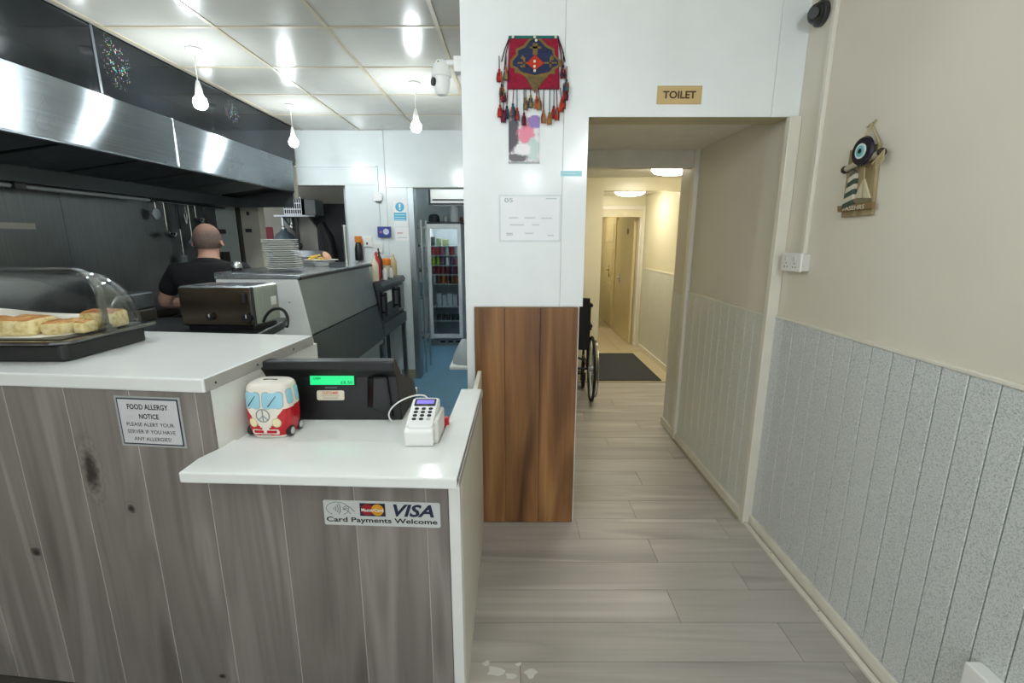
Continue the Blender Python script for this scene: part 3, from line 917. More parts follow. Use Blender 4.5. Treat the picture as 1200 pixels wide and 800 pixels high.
GB = M('pale blue glaze', '#9FD3E4', .12, var=.05)
GOUT = M('grey glaze line', '#A8B4B8', .2)
for cx in (-.0335, .0285):
    hw = .0245 if cx < 0 else .028
    bus_patch('window_border', GOUT, cx, .126, rrect(2 * hw + .005, .055, .012), .0001)
    bus_patch('windscreen', GB, cx, .126, rrect(2 * hw, .050, .011), .0006)
    wq = []
    for s_ in range(4):
        t_ = s_ / 3; a, h = bus_xz(cx + -.012 + .024 * t_, .108 + .032 * t_); wq.append(bus_pt(a, h, .0022))
    MB().tube(wq, [.0018, .0013, .0011, .001], 6).build('wiper', INK, bus, local=True)
for cy in (-.022, .018):
    bus_patch('window_border', GOUT, cy, .132, rrect(.027, .048, .008), .0001, 'side')
    bus_patch('side_window', GB, cy, .132, rrect(.023, .044, .007), .0006, 'side')
cxp, czp = -.003, .078
ring = [bus_pt(*bus_xz(cxp + .0205 * math.cos(a), czp + .0205 * math.sin(a)), .0008) for a in [2 * math.pi * k / 28 for k in range(28)]]
pb = MB().tube(ring, .0019, 6, loop=True)
def bl(x0, z0, x1, z1): pb.tube([bus_pt(*bus_xz(cxp + x0 + (x1 - x0) * t, czp + z0 + (z1 - z0) * t), .0008) for t in (0, .5, 1)], .0017, 6)
bl(0, -.0205, 0, .0205); bl(0, 0, -.0145, -.0145); bl(0, 0, .0145, -.0145)
pb.build('peace_emblem', M('silver grey glaze', '#8F979A', .3), bus, local=True)
for cx in (-.037, .036):
    bus_patch('headlamp_ring', M('pale rim glaze', '#D8CDA8', .2), cx, .054, circ(.0135, 20, .0155), .0001)
    bus_patch('headlamp', M('cream glaze', '#F1E6B8', .15), cx, .054, circ(.011, 20, .0125), .0007)
bus_patch('bumper', CER_W, -.002, .0225, rrect(.084, .018, .006), .0008)
for cx in (-.022, .018):
    bus_patch('bumper_gap', CER_R, cx, .024, rrect(.030, .009, .003), .0017)
bus_patch('number_plate', M('plate glaze', '#C9C4BC', .3), -.002, .0105, rrect(.03, .005, .002), .0017)
for side_x, yc in ((1, -.026), (1, .028), (-1, -.026), (-1, .028)):
    xx = side_x * .0655
    MB().cyl((xx - side_x * .01, yc, .0185), (xx + side_x * .0035, yc, .0185), .0175, n=24).build('wheel', BLACK, bus, local=True, smooth=True, bevel=.002)
    MB().cyl((xx, yc, .0185), (xx + side_x * .0048, yc, .0185), .011, n=20).build('hubcap', M('grey white glaze', '#D5D5D2', .2), bus, local=True, smooth=True)

# =================================================================== TILL
tl = thing('cash_till', 'black cash till with green customer display on the till shelf', 'cash register', (-.62, 1.7, .891))
prof = [(1.508, .8915), (1.5285, 1.039), (1.512, 1.066), (1.510, 1.090), (1.525, 1.100), (1.56, 1.098), (1.60, 1.03), (1.74, .97), (1.76, .95), (1.76, .8915)]


def till_ring(x, k): return [(x + k * (1.10 - z) * .9, y, z) for y, z in prof]


MB().loft([till_ring(-.846, 0), till_ring(-.404, 0.14)]).build('housing', BLACK, tl, bevel=.004)
MB().box(-.85, -.398, 1.5065, 1.53, 1.066, 1.099).build('top_lip', M('black till lip', '#1E2021', .3, var=.1), tl, bevel=.006)
def tp(u, v, lift=.001):
    p = at(u, v, Y=1.52)
    for _ in range(5):
        y_ = 1.508 + (p.z - .8915) * .1394; p = at(u, v, Y=y_ - lift)
    return p
tn = Vector((0, .1394, 1)).normalized()
q = [tp(363, 438.5), tp(416, 438.5), tp(362.5, 450.5), tp(416, 450.5)]
cL = sum(q, Vector()) / 4
flat(cL, FX, tn, rect(.162, .046), .002, .0).build('display_bezel', BLACK_M, tl)
flat(cL, FX, tn, rect(.150, .036), .001, .002).build('display_screen', M('green lcd', '#1FD07A', .4, emit=.42, var=.01), tl)
nn = Vector(FX).cross(tn)
LCDT = M('lcd segment', '#0B5A38', .5)
text('CASH', 'lettering', LCDT, tl, cL + nn * .0034 + Vector((-.052, 0, 0)) + tn * .0045, FX, tn, .026, .0075, .02)
text('£8.50', 'lettering', LCDT, tl, cL + nn * .0034 + Vector((.050, 0, 0)) - tn * .0095, FX, tn, .040, .010, .01)
cT = tp(388, 454); flat(cT, FX, tn, rect(.040, .006), .0006, .0004).build('maker_plate', M('grey print', '#55585A', .4), tl)
cS = tp(387.5, 463)
flat(cS, FX, tn, rrect(.094, .034, .006), .0006, .0004).build('sticker', M('cream label', '#E0D8C2', .5), tl)
text('CUSTOMER', 'lettering', M('orange ink', '#D8602E', .5), tl, cS + nn * .0013 + tn * .009, FX, tn, .056, .0085, .02)
MBt = MB()
for dz, wd in ((.0, .062), (-.006, .056), (-.011, .05)):
    MBt.v += flat(cS + tn * dz, FX, tn, rect(wd, .0014), .0003, .0011).v; kk = len(MBt.v) - 8
    MBt.f += [[i + kk for i in f] for f in flat(cS, FX, tn, rect(1, 1)).f]; MBt.m += [0] * 6
MBt.build('small_print', M('faint ink', '#8A8470', .6), tl)
# printer bulge at the right end of the till face
MB().loft([[(-.50, 1.512, .93), (-.50, 1.53, 1.04), (-.50, 1.56, 1.04), (-.50, 1.56, .93)], [(-.475, 1.500, .93), (-.468, 1.513, 1.045), (-.468, 1.56, 1.045), (-.475, 1.56, .93)],
           [(-.405, 1.497, .90), (-.425, 1.510, 1.045), (-.425, 1.56, 1.045), (-.405, 1.56, .90)]]).build('printer_cover', M('black gloss cover', '#18191A', .22, var=.1), tl, bevel=.008)

# =================================================================== CARD READER
cr = thing('card_reader', 'white card reader in its dock on the low worktop', 'card reader', (-.272, 1.345, .9005))
dock = [(1.275, .9008), (1.270, .948), (1.282, .956), (1.420, 1.000), (1.430, .995), (1.405, .9008)]
MB().prism(dock, -.318, -.232, 'x').build('dock', WHITE, cr, bevel=.009, seg=3)
# tilted handset
hx = Vector((1, 0, 0)); hy = Vector((0, .955, .297)).normalized(); hn = hx.cross(hy)
hc = Vector((-.272, 1.345, .985))
mt = Matrix(((hx.x, hy.x, hn.x, hc.x), (hx.y, hy.y, hn.y, hc.y), (hx.z, hy.z, hn.z, hc.z), (0, 0, 0, 1)))
MB().prism(rrect(.076, .142, .010), -.016, .0, 'z').xf(mt).build('handset', M('reader white', '#F2F2F1', .25, var=.01), cr, bevel=.003)
def hp_(x, y, l=0.0): return hc + hx * x + hy * y + hn * l
flat(hp_(0, .044), hx, hy, rrect(.066, .036, .004), .001, .0002).build('screen_border', BLACK, cr)
flat(hp_(0, .046), hx, hy, rect(.055, .020), .0005, .0012).build('screen', M('violet screen', '#7C70C8', .3, emit=.35, var=.03), cr)
for r_ in range(4):
    for c_ in range(3):
        last = r_ == 3 and c_ == 2
        MB().prism(circ(.0068, 14, .0052), 0.0002, .002, 'z').xf(Matrix.Translation(hp_((c_ - 1) * .0215, .012 - r_ * .0165) - hc) @ mt).build('key', M('grey key', '#C9CFC6', .4) if last else M('black key', '#1A1A1C', .4), cr)
text('123456789', 'legend', M('faint grey', '#B9B9B9', .5), cr, hp_(0, .031, .0013), hx, hy, .02, .003)
MB().box(-.236, -.2195, 1.295, 1.425, .9012, .972).build('side_cradle', WHITE2, cr, bevel=.006)
cb = MB(); pts = []
a_, b_, c_, d_ = at(452, 494, Z=.895), at(470, 472, Y=1.46), at(487, 465, Y=1.45), at(493, 470, Y=1.425)
def bez(ps, n=20):
    o = []
    for k in range(n + 1):
        t = k / n; q = [Vector(p) for p in ps]
        while len(q) > 1: q = [q[i].lerp(q[i + 1], t) for i in range(len(q) - 1)]
        o.append(q[0])
    return o
cb.tube(bez([Vector((-.405, 1.485, .894)), at(446, 484, Y=1.47), at(462, 466, Y=1.46), at(496, 457, Y=1.45), Vector((-.275, 1.43, .999))]), .0026, 8)
cb.build('charging_cable', WHITE, cr, smooth=True)
rp = at(522, 490, Z=.92)
MB().box(rp.x - .012, rp.x + .012, rp.y - .01, rp.y + .01, .8905, .925).build('red_tab', M('red plastic', '#C22034', .3), None, 'small red plastic tab behind the white card reader', 'clip', bevel=.004)

# =================================================================== BACK COUNTER AND TOASTER
bc = thing('back_counter', 'black topped work counter behind the high worktop under the toaster', 'counter', (-1.5, 2.2, 0))
MB().prism([(-2.0, 2.13), (-2.0, 2.46), (-1.2, 2.46), (-1.165, 2.33), (-1.118, 1.97), (-1.9, 2.07)], 1.05, 1.090, 'z').build('black_top', BLACK, bc, bevel=.004)
MB().prism([(-1.98, 2.15), (-1.98, 2.44), (-1.22, 2.44), (-1.185, 2.33), (-1.135, 1.99), (-1.88, 2.09)], 0, 1.05, 'z').build('cabinet', M('white enamel', '#CFD2D0', .35), bc)
MB().tube([(-1.120, 1.975, 1.088), (-1.168, 2.33, 1.088)], .004, 6).build('edge_trim', ALU, bc)
to = thing('toaster', 'stainless slot toaster with dark glossy front behind the high worktop', 'toaster', (-1.34, 2.2, 1.0905))
TF = M('dark reflective toaster front', '#5A5146', .2, .85, var=.1)
MB().prism([(-1.525, 2.12), (-1.175, 2.095), (-1.150, 2.29), (-1.50, 2.315)], 1.108, 1.292, 'z').build('body', STEEL, to, bevel=.012, seg=3)
MB().prism([(-1.520, 2.1145), (-1.183, 2.0905), (-1.183, 2.096), (-1.52, 2.12)], 1.114, 1.286, 'z').build('front_panel', TF, to, bevel=.003)
MB().prism([(-1.500, 2.125), (-1.19, 2.102), (-1.17, 2.28), (-1.48, 2.30)], 1.0906, 1.108, 'z').build('base', BLACK, to)
for k in range(4):
    xa = -1.475 + k * .078
    MB().box(xa, xa + .045, 2.15, 2.265, 1.2885, 1.2935).build('slot', M('dark slot', '#191817', .5), to)
for u, v, r_ in ((292, 372, .021), (247, 371, .016)):
    q = at(u, v, Y=2.10); yq = 2.0905 + (q.x + 1.183) * -.0712
    MB().cyl((q.x, yq + .002, q.z), (q.x, yq - .016, q.z), r_, n=20).build('dial', BLACK, to, smooth=True)
    MB().box(q.x - .002, q.x + .002, yq - .018, yq - .015, q.z, q.z + r_ * .8).build('dial_mark', WHITE2, to)
q = at(287, 349, Y=2.10)
MB().box(q.x - .008, q.x + .008, 2.082, 2.096, q.z - .022, q.z + .022).build('lever', BLACK, to, bevel=.003)
MB().prism([(-1.1795, 2.092), (-1.1735, 2.0915), (-1.171, 2.106), (-1.177, 2.107)], 1.112, 1.288, 'z').build('corner_trim', M('dark trim', '#2B2B2B', .3), to)
MB().prism([(-1.1575, 2.222), (-1.1555, 2.222), (-1.1515, 2.262), (-1.1535, 2.262)], 1.19, 1.23, 'z').build('rating_label', WHITE2, to)
MB().tube(bez([at(309, 377, Y=2.10), at(313, 358, Y=2.08), at(336, 352, Y=2.08), at(340, 372, Y=2.10), at(336, 383, Y=2.05)]), .007, 8).build('power_cable', BLACK, None,
     'thick black cable looping beside the toaster on the black work counter', 'cable', smooth=True)
gl = thing('griddle_press', 'grey steel lidded grill press left of the toaster behind the bread case', 'grill', (-1.85, 2.3, 1.0905))
MB().box(-2.0, -1.865, 2.17, 2.42, 1.0906, 1.15).build('base', M('worn steel base', '#4A4642', .4, .6), gl, bevel=.006)
MB().prism([(2.16, 1.152), (2.16, 1.20), (2.2, 1.235), (2.42, 1.235), (2.42, 1.152)], -1.995, -1.87, 'x').build('lid', brushed('grill lid steel', '#7E8385', .35, 0), gl, bevel=.008)
MB().box(-1.98, -1.885, 2.135, 2.147, 1.17, 1.185).box(-1.98, -1.97, 2.145, 2.162, 1.17, 1.185).box(-1.895, -1.885, 2.145, 2.162, 1.17, 1.185).build('handle', BLACK, gl)
p = at(168, 379, Z=1.12)
tp_ = MB().box(-1.93, -1.70, 1.99, 2.075, 1.119, 1.123).build('white_tray', WHITE2, None, 'small white tray on the high worktop behind the bread case', 'tray', bevel=.002)

# =================================================================== SERVING UNIT (stainless, slanted front)
su = thing('serving_unit', 'stainless steel serving unit with white end panel behind the till', 'unit', (-1.4, 3.3, 0))
def xface(z): return -1.205 + (1.28 - z) * .16
zs, Y0, Y1 = .955, 2.62, 3.96
def slab(y0, y1, z0, z1, t=.02, o=0.0):
    return MB().prism([(xface(z0) + o, z0), (xface(z1) + o, z1), (xface(z1) + o - t, z1), (xface(z0) + o - t, z0)], y0, y1, 'y')
MB().prism([(-1.66, 0), (-1.16, 0), (-1.16, .62), (xface(.62) - .022, .62), (xface(1.28) - .022, 1.28), (-1.66, 1.28)], Y0 + .012, Y1, 'y').build('carcass', M('unit grey', '#8E9699', .4), su)
MB().prism([(-1.66, 0), (xface(0.6), 0), (xface(.6), .6), (xface(1.285), 1.285), (-1.66, 1.31)], Y0, Y0 + .011, 'y').build('end_panel', M('white end panel', '#DADCD8', .35, var=.03), su, bevel=.001)
slab(Y0 + .012, Y1, zs + .004, 1.275).build('upper_front', STEEL_H, su, bevel=.003)
slab(Y0 + .012, Y1, .66, zs - .004).build('lower_front', brushed('darker steel front', '#666C70', .34, 2), su, bevel=.003)
MB().prism([(-1.665, 1.281), (-1.195, 1.281), (-1.185, 1.290), (-1.185, 1.303), (-1.665, 1.318)], Y0 - .005, Y1 + .01, 'y').build('steel_top', STEEL, su, bevel=.003)
MB().box(-1.188, -1.180, Y0 - .005, Y1 + .01, 1.276, 1.292).build('dark_lip', BLACK, su)
for z in (.70, .90):
    MB().cyl((-1.26, Y0 + .002, z + .25), (-1.26, Y0 - .002, z + .25), .005, n=8).build('screw', ALU, su)
pl = MB()
po = at(406, 306, Y=3.9)
MB().cyl((po.x, 3.9, 1.305), (po.x, 3.9, 1.60), .014, n=12).cyl((po.x, 3.9, 1.598), (po.x, 3.9, 1.612), .017, n=12).cyl((po.x, 3.9, 1.305), (po.x, 3.9, 1.315), .022, n=12).build('steel_post', CHROME, su, smooth=True)

# ---- plate stack
PLW = M('white glazed plate', '#E7E7E4', .18, var=.02)
prof = [(.0, 0), (.055, 0), (.062, .002), (.100, .0085), (.104, .0105), (.103, .0125), (.096, .0115), (.062, .0055), (.0, .0045)]
ordn = ['top', 'second from the top', 'third from the top', 'fourth from the top', 'fifth from the top', 'sixth from the top', 'seventh from the top', 'eighth from the top', 'ninth from the top', 'tenth from the top', 'eleventh from the top', 'twelfth from the top', 'thirteenth from the top', 'bottom']
pz = 1.3215; first = None
NPL = 14; pcx, pcy = -1.405, 2.90
for k in range(NPL):
    x = pcx + (.008 if k < 8 else -.012) + random.uniform(-.003, .003); y = pcy + random.uniform(-.003, .003)
    lab = 'white dinner plate, %s of the stack on the steel serving unit' % ordn[NPL - 1 - k]
    if first is None:
        first = MB().lathe(prof, n=40).build('dinner_plate', PLW, None, lab, 'plate', 'stacked white plates', smooth=True, origin=(0, 0, 0)); o = first
    else:
        o = first.copy(); COL.objects.link(o); o['label'] = lab
    o.location = (x, y, pz - .002); pz += .0128
# ---- plate of chips with a roll
fx, fy_ = -1.385, 3.42
MB().lathe([(0, 0), (.05, 0), (.055, .02), (.092, .028), (.094, .031), (.09, .031), (0, .024)], (fx, fy_, 1.3115), 32).build('serving_bowl', PLW, None,
     'shallow white bowl under the plate of chips on the serving unit', 'bowl', smooth=True)
o = first.copy(); COL.objects.link(o); o.location = (fx, fy_, 1.3435); o.scale = (1.18, 1.0, 1.0); o['label'] = 'white plate of chips and a bread roll on the serving unit'; del o['group']
CHIP = M('fried chip', '#E6C25A', .5, var=.12, vscale=60)
random.seed(3); chip0 = None
cpos = ['at the left edge', 'left of the middle', 'in the front middle', 'behind the middle', 'next to the roll', 'on top of the pile', 'leaning right', 'lying across the front', 'under the top one', 'at the back left', 'at the back right', 'standing up', 'at the front left', 'in the front right']
for k in range(14):
    a = random.uniform(0, 6.28); rr = .055 * math.sqrt(random.random()); zz = 1.3495 + .010 + (.032 * (1 - rr / .056)) * random.random()
    if chip0 is None:
        chip0 = MB().box(-.028, .028, -.005, .005, -.005, .005).build('potato_chip', CHIP, None, '', 'chip', 'chips on the plate', bevel=.002, origin=(0, 0, 0)); o = chip0
    else:
        o = chip0.copy(); COL.objects.link(o)
    o.location = (fx - .038 + rr * math.cos(a), fy_ + rr * math.sin(a), zz); o.rotation_euler = (0, random.uniform(-.3, .3), random.uniform(0, 3.1))
    o['label'] = 'golden potato chip %s of the pile on the plate' % cpos[k]
q = at(383, 294, Y=3.42)
bu = MB().ell((0, 0, 0), (.040, .034, .022), 20, 10)
bu.xf(Matrix.Translation((fx + .045, fy_, 1.378)) @ Matrix.Rotation(R(52), 4, 'Y')); bu.build('bread_roll', M('pink brown roll', '#D9A98A', .6, var=.1, vscale=40), None, 'pinkish bread roll leaning on the plate of chips', 'bread roll', smooth=True)
pp_ = thing('pepper_pot', 'shiny steel lidded pot on the near corner of the serving unit', 'pot', (-1.61, 2.75, 1.318))
MB().cyl((-1.61, 2.75, 1.3185), (-1.61, 2.75, 1.335), .030, n=20).build('base', BLACK, pp_, smooth=True)
MB().lathe([(.028, 1.335), (.030, 1.345), (.026, 1.362), (.012, 1.372), (0, 1.374)], (-1.61, 2.75, 0), 20).build('lid', CHROME, pp_, smooth=True)

# =================================================================== GRILL UNIT WITH SAUCES
gu = thing('grill_unit', 'dark steel grill unit with handles beside the kitchen back wall', 'grill', (-1.35, 4.4, 0))
XG = -1.12; GY0, GY1 = 3.985, 4.86
MB().box(-1.66, XG - .02, GY0, GY1, .64, 1.07).build('body', brushed('grill body steel', '#50555A', .4, 2), gu, bevel=.004)
MB().prism([(-1.66, 1.071), (XG, 1.071), (XG + .012, 1.10), (XG - .005, 1.135), (-1.66, 1.145)], GY0, GY1, 'y').build('top_shelf', brushed('grill top steel', '#5B6165', .35, 1), gu, bevel=.003)
MB().box(XG - .02, XG - .012, GY0 + .05, GY1 - .28, .80, 1.05).build('door', M('dark glass', '#23282A', .15, .3), gu)
for yq in (GY0 + .07, GY1 - .31):
    MB().box(XG + .008, XG + .028, yq - .014, yq + .014, .84, 1.045).box(XG - .013, XG + .01, yq - .01, yq + .01, 1.01, 1.03).box(XG - .013, XG + .01, yq - .01, yq + .01, .86, .88).build('handle', BLACK, gu, bevel=.005)
q = at(449, 347, X=XG)
MB().box(XG - .013, XG - .006, GY0 + .14, GY0 + .36, .94, 1.04).build('towel', M('white cloth', '#D5D8D6', .8), gu)
MB().box(XG - .02, XG - .008, GY1 - .26, GY1 - .01, .80, 1.05).build('side_door', brushed('grill side steel', '#8D9496', .32, 2), gu)
MB().box(-1.66, XG + .006, GY0, GY1, .66, .76).build('lower_shelf', brushed('grill shelf steel', '#6D7376', .38, 1), gu, bevel=.004)
for xq in (-1.62, XG - .04):
    for yq in (GY0 + .03, GY1 - .05):
        MB().box(xq, xq + .04, yq, yq + .04, 0, .66).build('leg', ALU, gu)
MB().box(-1.64, XG - .10, GY0 + .1, GY1 - .3, 0.02, .60).build('black_bin', BLACK_M, None, 'black bin standing under the dark steel grill unit', 'bin', bevel=.01)

def bottle(name, x, y, z, r, h, mat, label, neck=.35, cap=None, group='sauce bottles on the grill unit', capmat=None):
    t = thing(name, label, 'bottle', (x, y, z), group=group, local=True)
    MB().lathe([(0, 0), (r * .95, 0), (r, h * .03), (r, h * .58), (r * .92, h * .68), (r * neck, h * .84), (r * neck, h * .88)], n=20).build('bottle_body', mat, t, local=True, smooth=True)
    MB().lathe([(r * neck * 1.15, h * .88), (r * neck * 1.15, h * .92), (r * .16, h), (0, h)], n=14).build('nozzle', capmat or mat, t, local=True, smooth=True)
    return t


def on_grill(u, v, dx=0): # base pixel on the top shelf
    return at(u, v, Z=1.142)
TS = 1.1455
RED = M('red sauce', '#B41E26', .25); BRN = M('brown sauce', '#4A211C', .25); CRM = M('cream sauce', '#D9CDB4', .3); WB = M('white squeezy', '#DFE0DC', .3); TAN = M('tan mustard', '#C9B58C', .3)
spots = [(-1.185, 4.05, CRM, .034, .225, 'tall cream sauce bottle at the near end of the grill unit row'),
         (-1.205, 4.19, RED, .032, .245, 'tall red squeezy sauce bottle on the grill unit'),
         (-1.215, 4.32, BRN, .030, .25, 'tall dark brown sauce bottle right of the red one'),
         (-1.150, 4.24, WB, .021, .120, 'small white squeezy bottle in front of the brown sauce'),
         (-1.150, 4.46, WB, .021, .110, 'second small white squeezy bottle in front of the orange jar'),
         (-1.185, 4.70, TAN, .036, .21, 'tan sauce bottle at the wall end of the row')]
for x_, y_, mt_, r_, h_, lb in spots:
    bottle('sauce_bottle', x_, y_, TS - (.004 if x_ > -1.17 else 0), r_, h_, mt_, lb, capmat=mt_ if mt_ is not WB else M('grey nozzle', '#7B8083', .4))
jr = thing('sauce_jar', 'clear sauce jar with an orange round lid among the sauce bottles', 'jar', (-1.205, 4.52, TS))
MB().cyl((-1.205, 4.52, TS), (-1.205, 4.52, TS + .11), .036, n=20).build('glass', M('pale jar', '#CFC6AC', .2), jr, smooth=True)
MB().lathe([(.036, .11), (.042, .115), (.042, .16), (.03, .175), (0, .178)], (-1.205, 4.52, TS), 20).build('lid', M('orange lid', '#DD7A1E', .3), jr, smooth=True)
q = at(420, 290, Y=4.88)
bb = thing('spray_bottle', 'black spray bottle with orange trigger hanging on the back wall', 'bottle', (q.x, 4.885, 1.29))
MB().lathe([(0, 0), (.038, 0), (.041, .02), (.040, .11), (.028, .17), (.02, .18), (0, .18)], (q.x, 4.885, 1.285), 18).build('bottle_body', BLACK, bb, smooth=True)
MB().box(q.x - .03, q.x + .035, 4.865, 4.905, 1.466, 1.53).box(q.x + .02, q.x + .045, 4.88, 4.895, 1.44, 1.5).build('trigger', M('orange plastic', '#D9822B', .4), bb, bevel=.006)
MB().cyl((q.x, 4.90, 1.475), (q.x, YB, 1.475), .006, n=8).build('hook', ALU, bb)

# =================================================================== EXTRACTOR HOOD
m = BLACK_PANEL; nt = m.node_tree; p = nt.nodes['Principled BSDF']
g = nd(nt, 'ShaderNodeNewGeometry')
vo = nd(nt, 'ShaderNodeTexVoronoi'); vo.inputs['Scale'].default_value = 120; nt.links.new(g.outputs['Position'], vo.inputs['Vector'])
base_l = p.inputs['Base Color'].links[0].from_socket
hsv = nd(nt, 'ShaderNodeMix', data_type='RGBA', blend_type='MULTIPLY'); hsv.inputs[0].default_value = .8; nt.links.new(vo.outputs['Color'], hsv.inputs[6]); hsv.inputs[7].default_value = (.55, .6, .62, 1)
cc = base_l
for (u_, v_, ry_, rz_) in ((136, 72, .10, .15), (272, 131, .10, .09)):
    c_ = at(u_, v_, X=-2.1)
    sb = nd(nt, 'ShaderNodeVectorMath', operation='SUBTRACT'); sb.inputs[1].default_value = c_; nt.links.new(g.outputs['Position'], sb.inputs[0])
    ml = nd(nt, 'ShaderNodeVectorMath', operation='MULTIPLY'); ml.inputs[1].default_value = (0, 1 / ry_, 1 / rz_); nt.links.new(sb.outputs[0], ml.inputs[0])
    ln = nd(nt, 'ShaderNodeVectorMath', operation='LENGTH'); nt.links.new(ml.outputs[0], ln.inputs[0])
    near = ramp(nt, ln.outputs['Value'], [(.45, (1, 1, 1, 1)), (1.0, (0, 0, 0, 1))])
    dots = ramp(nt, vo.outputs['Distance'], [(.28, (1, 1, 1, 1)), (.36, (0, 0, 0, 1))])
    rnd = noise(nt, g.outputs['Position'], 45, 2)
    rn = ramp(nt, rnd, [(.46, (0, 0, 0, 1)), (.54, (1, 1, 1, 1))])
    k1 = mixc(nt, 1.0, near, dots, 'MULTIPLY'); k2 = mixc(nt, 1.0, k1, rn, 'MULTIPLY')
    cc = mixc(nt, k2, cc, hsv.outputs[2])
nt.links.new(cc, p.inputs['Base Color'])
hd = thing('extractor_hood', 'long black and stainless extractor hood over the kitchen left side', 'extractor hood', (-2.4, 3, 1.8))
HX = -2.10; HY0, HY1 = .3, 4.78
for a, b in ((.3, 1.55), (1.552, 2.60), (2.602, HY1)):
    MB().box(HX - .012, HX, a, b - .001, 2.226, CK - .004).build('black_panel', BLACK_PANEL, hd)
for a, b in ((.3, 1.2), (1.203, 3.09), (3.096, HY1 - .09)):
    MB().prism([(HX - .012, 1.945), (HX + .002, 1.945), (HX + .010, 2.222), (HX - .012, 2.222)], a, b, 'y').build('steel_band', STEEL_BAND, hd, bevel=.002)
MB().box(HX, HX + .003, 2.592, 2.606, 2.228, CK - .006).build('joint_strip', M('dull joint', '#5A6064', .4), hd)
MB().box(HX - .03, HX + .004, HY0, HY1 - .09, 1.937, 1.945).build('lower_lip', M('dark lip steel', '#6A6F72', .3, .9), hd)
MB().box(HX, HX + .008, 3.086, 3.1, 1.945, 2.225).build('joint_strip', M('pale joint strip', '#CFD3D2', .3), hd)
MB().box(XL, HX - .012, HY1 - .10, HY1 - .09, 1.80, CK - .004).build('end_plate', STEEL_D, hd)
FIL = M('greasy filter', '#6A6E70', .35, .7, var=.2)
MB().prism([(HX - .03, 1.965), (XL + .16, 1.90), (XL + .16, 2.2), (HX - .03, 2.2)], HY0, HY1 - .1, 'y').build('inner_shell', M('dark hood inside', '#191B1C', .5, .3), hd)
yq = .45
while yq < HY1 - .5:
    f = MB().add([(HX - .04, yq, 1.952), (XL + .17, yq, 1.887), (XL + .17, yq + .47, 1.887), (HX - .04, yq + .47, 1.952),
                  (HX - .04, yq, 1.96), (XL + .17, yq, 1.895), (XL + .17, yq + .47, 1.895), (HX - .04, yq + .47, 1.96)],
                 [(0, 1, 2, 3), (4, 5, 6, 7), (0, 1, 5, 4), (1, 2, 6, 5), (2, 3, 7, 6), (3, 0, 4, 7)]).build('filter', M('filter ground', '#141516', .5, .3), hd)
    sl = []
    for k in range(9):
        ya = yq + .02 + k * .049
        MB().add([(HX - .05, ya, 1.949), (XL + .18, ya, 1.884), (XL + .18, ya + .022, 1.876), (HX - .05, ya + .022, 1.941)], [(0, 1, 2, 3)]).build('slat', FIL, f).modifiers.new('t', 'SOLIDIFY').thickness = .002
    yq += .485
MB().prism([(XL + .002, 1.80), (XL + .16, 1.80), (XL + .17, 1.885), (XL + .002, 1.90)], HY0, HY1 - .10, 'y').build('grease_trough', M('trough steel', '#3E4244', .4, .6), hd)
MB().cyl((XL + .10, HY0, 1.783), (XL + .10, 3.6, 1.783), .013, n=10).build('lamp_tube', M('grey tube', '#8A8F8F', .4), hd, smooth=True)
MB().box(XL + .07, XL + .13, 2.62, 2.68, 1.765, 1.80).build('tube_bracket', BLACK, hd)

# =================================================================== PENDANT BULBS
def pendant(x, y, label, zr=CK, drop=.165):
    t = thing('pendant_bulb', label, 'lamp', (x, y, zr - .001), group='bare pendant bulbs', local=True)
    MB().lathe([(0, 0), (.040, 0), (.042, -.006), (.034, -.022), (.012, -.030), (0, -.030)], n=24).build('ceiling_rose', WHITE, t, local=True, smooth=True)
    MB().cyl((0, 0, -.03), (0, 0, -drop), .003, n=8).build('cord', WHITE, t, local=True, smooth=True)
    MB().lathe([(0, -drop + .005), (.008, -drop), (.013, -drop - .02), (.019, -drop - .05), (.019, -drop - .07), (0, -drop - .07)], n=18).build('lamp_holder', WHITE, t, local=True, smooth=True)
    z = -drop - .07
    MB().lathe([(.014, z), (.019, z - .008), (.031, z - .024), (.037, z - .044), (.034, z - .063), (.022, z - .078), (0, z - .084)], n=20).build('bulb', BULB, t, local=True, smooth=True)
    return t


pendant(-1.80, 2.92, 'nearer bare bulb hanging by the extractor hood')
pendant(-1.78, 4.05, 'farther bare bulb hanging by the end of the hood')
pendant(-.672, 3.51, 'bare bulb hanging by the white pillar, near the back wall')
for x, y, lb in ((-1.80, 1.79, 'bare bulb out of view by the near end of the hood'), (-.672, 1.20, 'bare bulb out of view above the till'), (.72, -.97, 'bare bulb out of view behind, in the shop'), (.25, -2.0, 'bare bulb out of view by the shop door'), (-.67, -.35, 'added unseen bare bulb brightening the left of the shop'), (.72, .15, 'added unseen bare bulb above the customers, brightening the shop')):  # last two bulbs are unseen extras added to brighten the shop front
    pendant(x, y, lb)

# =================================================================== WHITE PILLAR ITEMS
pz_ = thing('dome_camera', 'white swivel security camera on the edge of the white wall', 'camera', (-.322, 2.33, 2.2))
cx, cy = -.322, 2.33
MB().box(-.262, -.2265, 2.30, 2.36, 2.235, 2.30).build('wall_plate', WHITE, pz_, bevel=.004)
MB().tube([(-.235, cy, 2.278), (-.29, cy, 2.280), (cx, cy, 2.272)], .013, 10).build('arm', WHITE, pz_, smooth=True)
MB().lathe([(0, 2.29), (.022, 2.288), (.036, 2.268), (.044, 2.235), (.046, 2.222), (.043, 2.218), (0, 2.218)], (cx, cy, 0), 24).build('hood', WHITE, pz_, smooth=True)
MB().lathe([(0, 2.219), (.039, 2.219), (.040, 2.195), (.035, 2.165), (.022, 2.145), (0, 2.138)], (cx, cy, 0), 24).build('ball', WHITE, pz_, smooth=True)
MB().cyl((cx - .030, cy - .022, 2.195), (cx - .037, cy - .027, 2.195), .018, n=18).build('lens', BLACK, pz_, smooth=True)
